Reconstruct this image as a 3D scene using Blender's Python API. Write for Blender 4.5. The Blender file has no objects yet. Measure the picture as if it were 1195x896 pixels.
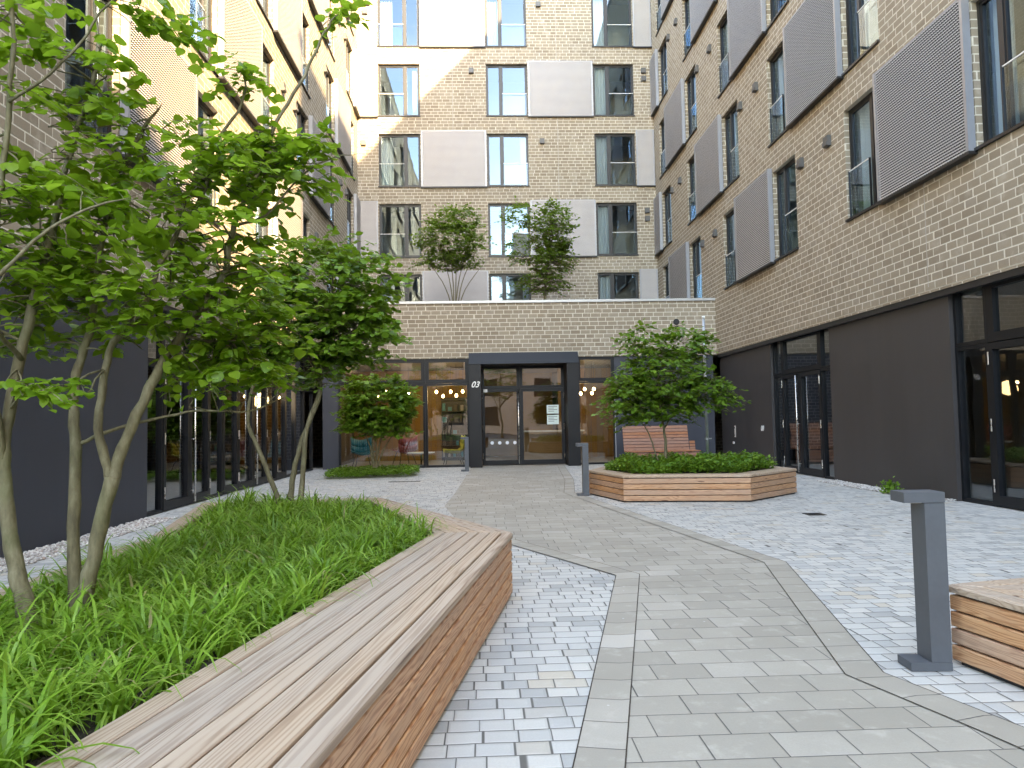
import bpy, math, random
import numpy as np
from mathutils import Vector, Matrix
R = math.radians
rng = random.Random(7)
nrg = np.random.default_rng(11)
S = bpy.context.scene
COL = S.collection

# ------------------------------------------------------------------ camera
cam_d = bpy.data.cameras.new('camera'); cam = bpy.data.objects.new('camera', cam_d); COL.objects.link(cam)
pitch, yaw, roll = .0511, .0380, -.0179
fwd = Vector((math.sin(yaw)*math.cos(pitch), math.cos(yaw)*math.cos(pitch), math.sin(pitch)))
r0 = Vector((math.cos(yaw), -math.sin(yaw), 0)); u0 = r0.cross(fwd)
rt = math.cos(roll)*r0 + math.sin(roll)*u0; up = -math.sin(roll)*r0 + math.cos(roll)*u0
cam.matrix_world = Matrix(((rt.x, up.x, -fwd.x, 0), (rt.y, up.y, -fwd.y, 0), (rt.z, up.z, -fwd.z, 1.4), (0, 0, 0, 1)))
cam_d.sensor_width = 36; cam_d.lens = 849.07/1195*36; cam_d.clip_start = .05; cam_d.clip_end = 1500
S.camera = cam

# ------------------------------------------------------------------ light
SUN_EL, SUN_X, SUN_Y = R(22.5), .41, -.912          # horizontal direction towards the sun
W = bpy.data.worlds.new('World'); S.world = W; W.use_nodes = True
wn = W.node_tree; bg = wn.nodes['Background']
sky = wn.nodes.new('ShaderNodeTexSky'); sky.sky_type = 'NISHITA'; sky.sun_disc = False
sky.sun_elevation = SUN_EL; sky.sun_rotation = math.atan2(SUN_X, SUN_Y); sky.altitude = 50; sky.air_density = 1.0; sky.dust_density = .35
wn.links.new(sky.outputs[0], bg.inputs[0]); bg.inputs[1].default_value = .15
sd = bpy.data.lights.new('sun', 'SUN'); sd.energy = 2.0; sd.angle = R(.53); sd.color = (1, .83, .59)
sun = bpy.data.objects.new('sun', sd); COL.objects.link(sun)
tow = Vector((SUN_X*math.cos(SUN_EL), SUN_Y*math.cos(SUN_EL), math.sin(SUN_EL)))
sun.rotation_euler = (-tow).to_track_quat('-Z', 'Y').to_euler()
sun.location = (20, -40, 40)
S.view_settings.view_transform = 'Standard'; S.view_settings.look = 'None'
S.view_settings.exposure = 3.95; S.view_settings.gamma = 1; S.view_settings.use_white_balance = True; S.view_settings.white_balance_temperature = 8700; S.view_settings.white_balance_tint = 12; S.view_settings.use_curve_mapping = False
S.cycles.max_bounces = 10; S.cycles.diffuse_bounces = 6; S.cycles.glossy_bounces = 4
S.cycles.transparent_max_bounces = 16; S.cycles.transmission_bounces = 4
S.cycles.use_denoising = True; S.cycles.caustics_reflective = False; S.cycles.caustics_refractive = False
S.cycles.sample_clamp_indirect = 6

# ------------------------------------------------------------------ node helpers
class NT:
    def __init__(s, name):
        s.m = bpy.data.materials.new(name); s.m.use_nodes = True
        s.t = s.m.node_tree; s.t.nodes.clear()
        s.out = s.t.nodes.new('ShaderNodeOutputMaterial')
    def n(s, typ, **kw):
        nd = s.t.nodes.new('ShaderNode'+typ)
        ins = kw.pop('ins', {})
        for k, v in kw.items(): setattr(nd, k, v)
        for k, v in ins.items(): s.set(nd.inputs[k], v)
        return nd
    def set(s, sock, v):
        if isinstance(v, bpy.types.NodeSocket): s.t.links.new(v, sock)
        else: sock.default_value = v
    def math(s, op, a, b=None, c=None, clamp=False):
        nd = s.n('Math', operation=op, use_clamp=clamp)
        for i, v in enumerate((a, b, c)):
            if v is not None: s.set(nd.inputs[i], v)
        return nd.outputs[0]
    def mix(s, f, a, b, blend='MIX'):
        nd = s.n('Mix', data_type='RGBA', blend_type=blend)
        s.set(nd.inputs[0], f); s.set(nd.inputs[6], a); s.set(nd.inputs[7], b)
        return nd.outputs[2]
    def ramp(s, f, stops, interp='LINEAR'):
        nd = s.n('ValToRGB'); cr = nd.color_ramp; cr.interpolation = interp
        while len(cr.elements) < len(stops): cr.elements.new(.5)
        for e, (p, c) in zip(cr.elements, stops): e.position = p; e.color = c if len(c) == 4 else (*c, 1)
        s.set(nd.inputs[0], f); return nd.outputs[0]
    def noise(s, vec, scale, detail=4, rough=.55, dist=0, dims='3D'):
        nd = s.n('TexNoise', noise_dimensions=dims)
        if vec is not None: s.set(nd.inputs['Vector'], vec)
        nd.inputs['Scale'].default_value = scale; nd.inputs['Detail'].default_value = detail
        nd.inputs['Roughness'].default_value = rough; nd.inputs['Distortion'].default_value = dist
        return nd.outputs[0]
    def white(s, vec):
        nd = s.n('TexWhiteNoise', noise_dimensions='3D'); s.set(nd.inputs['Vector'], vec); return nd.outputs[0]
    def xyz(s, x, y, z=0.):
        nd = s.n('CombineXYZ'); s.set(nd.inputs[0], x); s.set(nd.inputs[1], y); s.set(nd.inputs[2], z); return nd.outputs[0]
    def sep(s, v):
        nd = s.n('SeparateXYZ'); s.set(nd.inputs[0], v); return nd.outputs
    def sstep(s, v, a, b):
        nd = s.n('MapRange', interpolation_type='SMOOTHSTEP'); s.set(nd.inputs[0], v)
        nd.inputs[1].default_value = a; nd.inputs[2].default_value = b; return nd.outputs[0]
    def bump(s, h, strength=.5, dist=.01):
        nd = s.n('Bump'); nd.inputs['Strength'].default_value = strength; nd.inputs['Distance'].default_value = dist
        s.set(nd.inputs['Height'], h); return nd.outputs[0]
    def bsdf(s, col, rough=.6, normal=None, metal=0., spec=.5, **kw):
        nd = s.n('BsdfPrincipled'); s.set(nd.inputs['Base Color'], col if isinstance(col, bpy.types.NodeSocket) else (*col[:3], 1))
        s.set(nd.inputs['Roughness'], rough); s.set(nd.inputs['Metallic'], metal); s.set(nd.inputs['Specular IOR Level'], spec)
        if normal is not None: s.set(nd.inputs['Normal'], normal)
        for k, v in kw.items(): s.set(nd.inputs[k], v)
        return nd.outputs[0]
    def done(s, sh): s.t.links.new(sh, s.out.inputs[0]); return s.m
    def pos(s): return s.n('NewGeometry').outputs['Position']
    def uv(s): return s.n('UVMap', uv_map='uv').outputs[0]

def simple(name, col, rough=.5, metal=0., var=.16, scale=6., bump=0., spec=.5):
    t = NT(name); p = t.n('TexCoord').outputs['Object']
    n1 = t.noise(p, scale, 5); n2 = t.noise(p, scale*9, 3)
    f = t.math('ADD', t.math('MULTIPLY', n1, .7), t.math('MULTIPLY', n2, .3))
    a = tuple(c*(1-var) for c in col); b = tuple(min(1, c*(1+var)) for c in col)
    c = t.ramp(f, [(.3, a), (.7, b)])
    r = t.math('ADD', rough-.06, t.math('MULTIPLY', n1, .12))
    nm = t.bump(n2, bump, .004) if bump else None
    return t.done(t.bsdf(c, r, nm, metal, spec))

def bond(t, u, v, rowh, length, gap, wob, rowjit=.35, soft=.6):
    """running bond with uneven unit lengths -> (mask 0 joint..1 unit, random per unit, edge distance)"""
    vr = t.math('DIVIDE', v, rowh); row = t.math('FLOOR', vr); fv = t.math('SUBTRACT', vr, row)
    rw = t.white(t.xyz(row, 3.7, 1.3))
    uu = t.math('ADD', t.math('DIVIDE', u, length), t.math('ADD', t.math('MULTIPLY', row, .5), t.math('MULTIPLY', rw, rowjit)))
    nz = t.noise(t.xyz(t.math('MULTIPLY', uu, .9), t.math('MULTIPLY', row, 7.31)), 1., 1.)
    uu = t.math('ADD', uu, t.math('MULTIPLY', nz, wob))
    idx = t.math('FLOOR', uu); fu = t.math('SUBTRACT', uu, idx)
    eu = t.math('MULTIPLY', t.math('MINIMUM', fu, t.math('SUBTRACT', 1., fu)), length)
    ev = t.math('MULTIPLY', t.math('MINIMUM', fv, t.math('SUBTRACT', 1., fv)), rowh)
    d = t.math('MINIMUM', eu, ev)
    return t.sstep(d, gap*soft, gap*1.25), t.white(t.xyz(idx, row, .5)), d, t.xyz(idx, row)

# ------------------------------------------------------------------ materials
def m_brick():
    t = NT('taupe_brick'); p = t.pos(); x, y, z = t.sep(p)[:3]
    u = t.math('ADD', x, y); v = t.math('SUBTRACT', z, 3.446)
    mk, rnd, d, idv = bond(t, u, v, .1333, .285, .0105, .75)
    n = t.noise(p, 3.2, 5, .6); nf = t.noise(p, 60, 4, .65); nl = t.noise(p, .45, 3)
    col = t.ramp(rnd, [(0, (.270, .213, .148)), (.3, (.312, .250, .177)), (.62, (.340, .277, .199)), (.86, (.375, .310, .225)), (1, (.33, .273, .21))])
    col = t.mix(t.math('MULTIPLY', nf, .45), col, (.15, .12, .09, 1))
    col = t.mix(t.sstep(n, .52, .8), col, (.42, .36, .285, 1))
    col = t.mix(t.math('MULTIPLY', t.sstep(nl, .5, .75), .3), col, (.40, .34, .255, 1))
    mort = t.ramp(t.noise(p, 25, 4), [(.3, (.57, .52, .42)), (.7, (.70, .64, .53))])
    c = t.mix(mk, mort, col)
    h = t.math('ADD', t.math('MULTIPLY', mk, .8), t.math('ADD', t.math('MULTIPLY', nf, .35), t.math('MULTIPLY', rnd, .25)))
    return t.done(t.bsdf(c, .85, t.bump(h, .8, .008)))
def m_pink_brick():
    t = NT('pink_render'); p = t.pos()
    c = t.ramp(t.noise(p, .6, 5), [(.3, (.50, .34, .26)), (.7, (.60, .43, .34))])
    return t.done(t.bsdf(c, .85))
def m_setts():
    t = NT('pale_setts'); p = t.pos(); x, y, z = t.sep(p)[:3]
    wob = t.noise(p, 1.1, 2); yy = t.math('ADD', y, t.math('MULTIPLY', wob, .05))
    mk, rnd, d, idv = bond(t, x, yy, .126, .158, .0045, 1.45, .6, .5)
    nf = t.noise(p, 90, 4, .7); nm = t.noise(p, 9, 4, .6); nl = t.noise(p, .8, 4, .6)
    col = t.ramp(rnd, [(0, (.36, .35, .32)), (.14, (.46, .45, .415)), (.34, (.61, .585, .525)), (.55, (.545, .53, .485)), (.74, (.63, .595, .525)), (.9, (.44, .435, .41)), (1, (.58, .50, .385))])
    col = t.mix(t.math('MULTIPLY', nf, .45), col, (.30, .30, .30, 1))
    col = t.mix(t.math('MULTIPLY', t.sstep(nl, .48, .75), .35), col, (.36, .34, .31, 1))
    col = t.mix(t.math('MULTIPLY', t.sstep(nm, .55, .8), .25), col, (.68, .68, .67, 1))
    c = t.mix(mk, t.mix(nm, (.07, .066, .06, 1), (.16, .15, .13, 1)), col)
    dome = t.sstep(d, 0., .02)
    h = t.math('ADD', t.math('MULTIPLY', dome, 1.), t.math('ADD', t.math('MULTIPLY', nf, .18), t.math('MULTIPLY', rnd, .35)))
    return t.done(t.bsdf(c, t.math('ADD', .62, t.math('MULTIPLY', nf, .25)), t.bump(h, .55, .007)))
def m_slabs(uvmap):
    t = NT('grey_slabs_uv' if uvmap else 'grey_slabs')
    if uvmap: x, y, z = t.sep(t.uv())[:3]
    else: x, y, z = t.sep(t.pos())[:3]
    p = t.pos()
    if uvmap: mk, rnd, d, idv = bond(t, x, y, 4., .275, .0035, 0., 0., .5)
    else: mk, rnd, d, idv = bond(t, x, y, .232, .305, .0032, .45, .5, .5)
    nf = t.noise(p, 130, 4, .7); nm = t.noise(p, 6, 5, .65); nl = t.noise(p, .7, 4, .6)
    col = t.ramp(rnd, [(0, (.345, .308, .250)), (.4, (.405, .364, .298)), (.8, (.445, .400, .330)), (.97, (.475, .430, .362)), (1, (.56, .51, .44))])
    col = t.mix(t.math('MULTIPLY', nf, .5), col, (.24, .22, .19, 1))
    col = t.mix(t.math('MULTIPLY', t.sstep(nl, .42, .68), .6), col, (.30, .268, .215, 1))
    col = t.mix(t.math('MULTIPLY', t.sstep(nm, .52, .75), .45), col, (.53, .485, .415, 1))
    spk = t.n('TexVoronoi', ins={'Vector': p, 'Scale': 4.5}).outputs['Distance']
    col = t.mix(t.math('MULTIPLY', t.math('SUBTRACT', 1., t.sstep(spk, .02, .04)), .7), col, (.62, .6, .56, 1))
    c = t.mix(mk, (.075, .07, .062, 1), col)
    h = t.math('ADD', t.sstep(d, 0., .009), t.math('ADD', t.math('MULTIPLY', nf, .22), t.math('MULTIPLY', rnd, .2)))
    return t.done(t.bsdf(c, t.math('ADD', .55, t.math('MULTIPLY', nf, .3)), t.bump(h, .5, .005)))
def m_wood(name, dark, mid, light, grey, rough=.62):
    t = NT(name); u, v, w = t.sep(t.uv())[:3]; p = t.pos()
    bid = t.white(t.xyz(t.math('FLOOR', t.math('DIVIDE', u, 20.)), t.math('FLOOR', t.math('DIVIDE', v, 20.))))
    st = t.xyz(t.math('MULTIPLY', u, 1.15), t.math('MULTIPLY', v, 9.))
    warp = t.noise(st, 1., 3, .5)
    rings = t.math('SINE', t.math('ADD', t.math('MULTIPLY', v, 260.), t.math('MULTIPLY', warp, 62.)))
    rings = t.math('MULTIPLY', t.math('ADD', rings, 1.), .5)
    fib = t.noise(t.xyz(t.math('MULTIPLY', u, 5.), t.math('MULTIPLY', v, 240.)), 1., 4, .7)
    blot = t.noise(t.xyz(t.math('MULTIPLY', u, 1.6), t.math('MULTIPLY', v, 5.)), 1., 4, .6)
    f = t.math('ADD', t.math('MULTIPLY', t.math('POWER', rings, 1.6), .42), t.math('ADD', t.math('MULTIPLY', fib, .33), t.math('MULTIPLY', blot, .30)))
    c = t.ramp(f, [(.18, light), (.52, mid), (.88, dark)])
    k = t.n('TexVoronoi', ins={'Vector': t.xyz(t.math('MULTIPLY', u, 1.3), t.math('MULTIPLY', v, 6.)), 'Scale': 1.}).outputs['Distance']
    c = t.mix(t.math('SUBTRACT', 1., t.sstep(k, .04, .10)), c, (dark[0]*.45, dark[1]*.4, dark[2]*.4, 1))
    c = t.mix(t.math('MULTIPLY', t.sstep(blot, .42, .70), .65), c, (*grey, 1))
    hv = t.n('HueSaturation', ins={'Color': c, 'Value': t.math('ADD', .93, t.math('MULTIPLY', bid, .14)), 'Saturation': t.math('ADD', .85, t.math('MULTIPLY', bid, .3))}).outputs[0]
    h = t.math('ADD', t.math('MULTIPLY', fib, .6), t.math('MULTIPLY', rings, .5))
    return t.done(t.bsdf(hv, rough, t.bump(h, .3, .002)))
def m_leaf(name, cols, trans=.38, tcol=(.30, .48, .03), dead=None):
    t = NT(name); a = t.n('Attribute', attribute_name='rnd').outputs['Fac']; p = t.pos()
    c = t.ramp(a, [(0, cols[0]), (.5, cols[1]), (.93, cols[2])]+[(.98, dead)]*bool(dead))
    n = t.noise(p, 40, 3); c = t.mix(t.math('MULTIPLY', n, .3), c, (cols[0][0]*.8, cols[0][1]*.8, cols[0][2]*.8, 1))
    b = t.bsdf(c, .42, None, 0., .4)
    tr = t.n('BsdfTranslucent'); t.set(tr.inputs[0], t.mix(.55, c, (*tcol, 1)))
    mx = t.n('MixShader', ins={0: trans}); t.t.links.new(b, mx.inputs[1]); t.t.links.new(tr.outputs[0], mx.inputs[2])
    return t.done(mx.outputs[0])
def m_bark():
    t = NT('olive_bark'); p = t.n('TexCoord').outputs['Object']; x, y, z = t.sep(p)[:3]
    n = t.noise(t.xyz(t.math('MULTIPLY', x, 3.), t.math('MULTIPLY', y, 3.), z), 9, 5, .65); n2 = t.noise(p, 70, 3)
    c = t.ramp(n, [(.3, (.085, .072, .040)), (.5, (.150, .130, .070)), (.72, (.235, .210, .130))])
    c = t.mix(t.math('MULTIPLY', t.sstep(t.noise(p, 4, 3), .5, .7), .45), c, (.095, .105, .038, 1))
    return t.done(t.bsdf(c, .8, t.bump(t.math('ADD', n, t.math('MULTIPLY', n2, .4)), .6, .006)))
def m_glass(name, refl, tint=(.82, .87, .88), refl_tint=(.95, .97, 1)):
    t = NT(name)
    tr = t.n('BsdfTransparent'); t.set(tr.inputs[0], (*tint, 1))
    gl = t.n('BsdfGlossy'); gl.inputs['Roughness'].default_value = .004
    gl.inputs['Color'].default_value = (*refl_tint, 1)  # tints the mirror image; blue values paint the sky's colour into the glass
    p = t.pos(); t.set(gl.inputs['Normal'], t.bump(t.noise(p, 1.3, 1), .035, .05))
    lw = t.n('LayerWeight'); lw.inputs[0].default_value = .5
    fr = t.math('POWER', lw.outputs['Facing'], 3.5)
    f = t.math('ADD', refl, t.math('MULTIPLY', fr, .9-refl), clamp=True)
    mx = t.n('MixShader'); t.set(mx.inputs[0], f); t.t.links.new(tr.outputs[0], mx.inputs[1]); t.t.links.new(gl.outputs[0], mx.inputs[2])
    return t.done(mx.outputs[0])
def m_emit(name, col, s):
    t = NT(name); e = t.n('Emission'); e.inputs[0].default_value = (*col, 1); e.inputs[1].default_value = s
    return t.done(e.outputs[0])
def m_soil():
    t = NT('soil'); p = t.pos(); n = t.noise(p, 30, 6, .7)
    c = t.ramp(n, [(.3, (.030, .022, .015)), (.7, (.095, .070, .048))])
    return t.done(t.bsdf(c, .95, t.bump(n, 1., .03)))
def m_asphalt():
    t = NT('asphalt'); p = t.pos(); n = t.noise(p, 60, 4, .7)
    return t.done(t.bsdf(t.ramp(n, [(.3, (.05, .05, .052)), (.7, (.10, .10, .10))]), .85))
def m_pebble():
    t = NT('pebbles'); a = t.n('Attribute', attribute_name='rnd').outputs['Fac']
    c = t.ramp(a, [(0, (.22, .19, .17)), (.3, (.42, .38, .34)), (.6, (.55, .52, .48)), (.85, (.66, .64, .60)), (1, (.36, .27, .22))])
    return t.done(t.bsdf(c, .7))
def m_wall_panel(name, col):
    t = NT(name); p = t.pos(); n = t.noise(p, 1.2, 4); nf = t.noise(p, 220, 3)
    x, y, z = t.sep(p)[:3]
    st = t.noise(t.xyz(t.math('MULTIPLY', t.math('ADD', x, y), 4.), t.math('MULTIPLY', z, .35)), 1., 4)
    f = t.math('ADD', t.math('MULTIPLY', n, .5), t.math('ADD', t.math('MULTIPLY', nf, .2), t.math('MULTIPLY', st, .3)))
    c = t.ramp(f, [(.3, tuple(k*.82 for k in col)), (.7, tuple(k*1.18 for k in col))])
    return t.done(t.bsdf(c, t.math('ADD', .45, t.math('MULTIPLY', n, .2)), t.bump(nf, .15, .002)))

M = dict(
    brick=m_brick(), pink=m_pink_brick(), setts=m_setts(), slabs=m_slabs(False), slabs_uv=m_slabs(True),
    deck=m_wood('weathered_deck', (.25, .155, .098), (.42, .300, .212), (.50, .380, .283), (.43, .345, .275)),
    larch=m_wood('larch_cladding', (.30, .115, .045), (.58, .29, .140), (.70, .42, .235), (.50, .31, .19)),
    larch2=m_wood('pale_larch', (.27, .115, .055), (.50, .265, .145), (.60, .36, .21), (.47, .30, .195)),
    redwood=m_wood('red_slats', (.20, .075, .04), (.36, .155, .085), (.42, .20, .115), (.34, .17, .10)),
    leaf=m_leaf('spring_leaf', ((.080, .180, .014), (.185, .330, .026), (.330, .480, .055)), .56),
    leaf2=m_leaf('garden_leaf', ((.055, .135, .016), (.120, .240, .024), (.220, .370, .045)), .42),
    leaf3=m_leaf('terrace_leaf', ((.07, .135, .018), (.125, .215, .026), (.20, .30, .045)), .42),
    blade=m_leaf('grass_blade', ((.09, .21, .018), (.195, .375, .034), (.36, .54, .085)), .40, (.24, .42, .04), (.42, .34, .16)),
    cover=m_leaf('cover_leaf', ((.06, .155, .018), (.13, .275, .03), (.24, .41, .055)), .4),
    bark=m_bark(), soil=m_soil(), asphalt=m_asphalt(), pebble=m_pebble(),
    glass=m_glass('window_glass', .11, refl_tint=(.55, .78, 1.)), shopglass=m_glass('shop_glass', .12, (.66, .72, .72)), railglass=m_glass('balustrade_glass', .05, (.90, .95, .95), (.6, .8, 1.)),  # window and balustrade reflections coloured sky blue
    portal=simple('portal_sheet', (.011, .0115, .013), .45, 0, .12, 2, 0, .3),
    frame=simple('anthracite_frame', (.007, .008, .010), .45, .0, .1, 3, 0, .3),
    frame_up=simple('graphite_frame', (.013, .013, .014), .42, .0, .1, 3),
    dark_right=m_wall_panel('brown_black_panel', (.046, .041, .040)), dark_left=m_wall_panel('blue_black_panel', (.036, .040, .053)),
    shutter=simple('shutter_metal', (.43, .392, .362), .5, .15, .05, 2), plate=simple('shutter_edge', (.33, .33, .345), .4, .4, .06, 2),
    bollard=simple('bollard_paint', (.085, .094, .105), .5, .1, .10, 4), steel=simple('brushed_steel', (.62, .60, .57), .28, 1., .08, 12),
    galv=simple('galvanised', (.50, .53, .56), .42, .7, .14, 14), coping=simple('coping_metal', (.46, .46, .45), .45, .5, .06, 1.5),
    vent=simple('vent_cover', (.10, .098, .095), .5, .2, .1, 5), white=simple('white_card', (.78, .77, .74), .6, 0, .03, 3),
    black=simple('black_metal', (.014, .014, .015), .5, 0, .1, 4), roof=simple('roof_felt', (.12, .12, .115), .9, 0, .15, 1),
    inner=simple('inner_wall', (.30, .28, .25), .8, 0, .05, .6), ceil=simple('dark_ceiling', (.10, .09, .08), .8, 0, .05, 1),
    floor=simple('screed_floor', (.34, .34, .33), .35, 0, .08, 1.2), curtain=simple('curtain_cloth', (.42, .46, .45), .8, 0, .06, 3),
    ochre=m_wood('ochre_panelling', (.15, .075, .02), (.25, .135, .035), (.29, .165, .05), (.23, .125, .035)),
    teal=simple('teal_shell', (.015, .16, .19), .45, 0, .05, 4), lime=simple('lime_shell', (.42, .42, .05), .45, 0, .05, 4),
    coral=simple('coral_shell', (.36, .06, .05), .45, 0, .05, 4), books=simple('dark_shelf', (.02, .018, .016), .5, 0, .3, 10),
    paper=simple('notice_paper', (.62, .72, .66), .7, 0, .05, 8), rust=simple('rusty_iron', (.085, .072, .058), .75, .3, .3, 20),
    bulb=m_emit('bulb_glow', (1, .70, .36), 6), joint=simple('joint_sealant', (.42, .39, .34), .7, 0, .06, 3),
    redcard=simple('intercom_face', (.62, .56, .50), .5, 0, .1, 8))

# ------------------------------------------------------------------ mesh helpers
class MB:
    def __init__(s): s.v = []; s.f = []; s.uv = []; s.mi = []; s.uvoff = 0.
    def quad(s, pts, uv=None, mi=0):
        i = len(s.v); s.v += [tuple(p) for p in pts]; s.f.append(tuple(range(i, i+len(pts))))
        s.uv.append(uv or [(0, 0)]*len(pts)); s.mi.append(mi)
    def box(s, x0, x1, y0, y1, z0, z1, mi=0):
        a = [(x0, y0, z0), (x1, y0, z0), (x1, y1, z0), (x0, y1, z0), (x0, y0, z1), (x1, y0, z1), (x1, y1, z1), (x0, y1, z1)]
        for q in ((0, 3, 2, 1), (4, 5, 6, 7), (0, 1, 5, 4), (1, 2, 6, 5), (2, 3, 7, 6), (3, 0, 4, 7)):
            s.quad([a[k] for k in q], None, mi)
        return s
    def prism(s, poly, z0, z1, mi=0, uvdir=None, bevel=0.):
        """poly counter-clockwise [(x,y)], extruded; uvdir = unit 2d vector of the grain"""
        ox, oy = rng.randrange(40)*20+3, rng.randrange(40)*20+3
        def U(p, vert=False):
            if uvdir is None: return (0, 0)
            du = p[0]*uvdir[0]+p[1]*uvdir[1]; dv = -p[0]*uvdir[1]+p[1]*uvdir[0]+p[2]
            return (ox+8+(du*.5 if False else du) % 9.5, oy+8+(dv % 9.5))
        n = len(poly); top = [(x, y, z1) for x, y in poly]; bot = [(x, y, z0) for x, y in poly]
        if bevel:
            cx = sum(p[0] for p in poly)/n; cy = sum(p[1] for p in poly)/n
            mid = [(x, y, z1-bevel) for x, y in poly]
            ins = inset(poly, bevel); top = [(x, y, z1) for x, y in ins]
            for i in range(n):
                j = (i+1) % n
                q = [mid[i], mid[j], top[j], top[i]]; s.quad(q, [U(p) for p in q], mi)
        else: mid = top
        s.quad(top, [U(p) for p in top], mi); s.quad(bot[::-1], [U(p) for p in bot[::-1]], mi)
        for i in range(n):
            j = (i+1) % n
            q = [bot[i], bot[j], mid[j], mid[i]]; s.quad(q, [U(p) for p in q], mi)
    def tube(s, pts, rad, seg=8, mi=0, cap=True):
        pts = [Vector(p) for p in pts]; n = len(pts)
        rad = [float(q) for q in rad] if isinstance(rad, (list, tuple)) else [float(rad)]*n
        prev = None; base = len(s.v)
        for i, p in enumerate(pts):
            t = (pts[min(i+1, n-1)]-pts[max(i-1, 0)]).normalized()
            if prev is None:
                a = Vector((0, 0, 1)) if abs(t.z) < .9 else Vector((1, 0, 0)); x = t.cross(a).normalized()
            else:
                x = (prev-t*prev.dot(t)).normalized()
            prev = x; y = t.cross(x)
            for k in range(seg):
                an = 2*math.pi*k/seg; s.v.append(tuple(p+rad[i]*(math.cos(an)*x+math.sin(an)*y)))
        for i in range(n-1):
            for k in range(seg):
                a = base+i*seg+k; b = base+i*seg+(k+1) % seg
                s.f.append((a, b, b+seg, a+seg)); s.uv.append([(0, 0)]*4); s.mi.append(mi)
        if cap:
            s.f.append(tuple(base+k for k in range(seg))[::-1]); s.uv.append([(0, 0)]*seg); s.mi.append(mi)
            s.f.append(tuple(base+(n-1)*seg+k for k in range(seg))); s.uv.append([(0, 0)]*seg); s.mi.append(mi)
        return s
    def ball(s, c, r, seg=10, rings=7, mi=0):
        base = len(s.v)
        for i in range(rings+1):
            th = math.pi*i/rings
            for k in range(seg):
                ph = 2*math.pi*k/seg
                s.v.append((c[0]+r[0]*math.sin(th)*math.cos(ph), c[1]+r[1]*math.sin(th)*math.sin(ph), c[2]+r[2]*math.cos(th)))
        for i in range(rings):
            for k in range(seg):
                a = base+i*seg+k; b = base+i*seg+(k+1) % seg
                s.f.append((a, a+seg, b+seg, b)); s.uv.append([(0, 0)]*4); s.mi.append(mi)
        return s
    def mesh(s, name, mats, smooth=False):
        me = bpy.data.meshes.new(name); me.from_pydata(s.v, [], s.f)
        for m in (mats if isinstance(mats, (list, tuple)) else [mats]): me.materials.append(m)
        if any(s.mi): me.polygons.foreach_set('material_index', s.mi)
        l = me.uv_layers.new(name='uv'); flat = [c for f in s.uv for p in f for c in p]
        l.data.foreach_set('uv', flat)
        if smooth: me.polygons.foreach_set('use_smooth', [True]*len(me.polygons))
        me.update(); return me
    def build(s, name, mats, parent=None, smooth=False, bevel=0., loc=None):
        o = bpy.data.objects.new(name, s.mesh(name, mats, smooth)); COL.objects.link(o)
        if parent: o.parent = parent
        if loc: o.location = loc
        if bevel:
            b = o.modifiers.new('bev', 'BEVEL'); b.width = bevel; b.segments = 2; b.limit_method = 'ANGLE'; b.angle_limit = R(40)
        return o
def inset(poly, d):
    n = len(poly); out = []
    for i in range(n):
        p0, p1, p2 = Vector(poly[i-1]), Vector(poly[i]), Vector(poly[(i+1) % n])
        a = (p1-p0).normalized(); b = (p2-p1).normalized()
        na = Vector((-a.y, a.x)); nb = Vector((-b.y, b.x))
        m = (na+nb); m = m/max(.3, m.dot(na)) if m.length > 1e-6 else na
        out.append(tuple(p1+m*d))
    return out
def npmesh(name, V, F, mat, rnd=None, smooth=False):
    """V (n,3) float, F (m,k) int with one k"""
    me = bpy.data.meshes.new(name); n, m, k = len(V), len(F), F.shape[1]
    me.vertices.add(n); me.vertices.foreach_set('co', V.astype(np.float32).ravel())
    me.loops.add(m*k); me.loops.foreach_set('vertex_index', F.astype(np.int32).ravel())
    me.polygons.add(m); me.polygons.foreach_set('loop_start', np.arange(0, m*k, k, dtype=np.int32))
    if rnd is not None:
        a = me.attributes.new('rnd', 'FLOAT', 'POINT'); a.data.foreach_set('value', rnd.astype(np.float32))
    me.materials.append(mat); me.update(calc_edges=True); me.validate()
    if smooth: me.polygons.foreach_set('use_smooth', np.ones(m, dtype=bool))
    return me
def link(name, me, parent=None):
    o = bpy.data.objects.new(name, me); COL.objects.link(o)
    if parent: o.parent = parent
    return o
def empty(name, loc, rz=0.):
    o = bpy.data.objects.new(name, None); COL.objects.link(o); o.location = loc; o.rotation_euler.z = rz; o.empty_display_size = .3
    return o
def tag(o, label, cat, group=None):
    o['label'] = label; o['category'] = cat
    if group: o['group'] = group
    return o
def kind(o, k): o['kind'] = k; return o
def copy_tree(o, parent=None):
    c = o.copy(); COL.objects.link(c)
    if parent: c.parent = parent
    for ch in o.children: copy_tree(ch, c)
    return c

XR, XL, YE, YU = 7.395, -5.156, 22.80, 30.16
# ------------------------------------------------------------------ ground
g = MB(); g.quad([(-400, -400, -.03), (400, -400, -.03), (400, 400, -.03), (-400, 400, -.03)])
kind(g.build('ground', M['asphalt']), 'structure')
g = MB(); g.prism([(-5.6, -9), (7.9, -9), (7.9, 24), (-5.6, 24)], -.04, 0)
kind(g.build('plaza_paving', M['setts']), 'structure')
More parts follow.
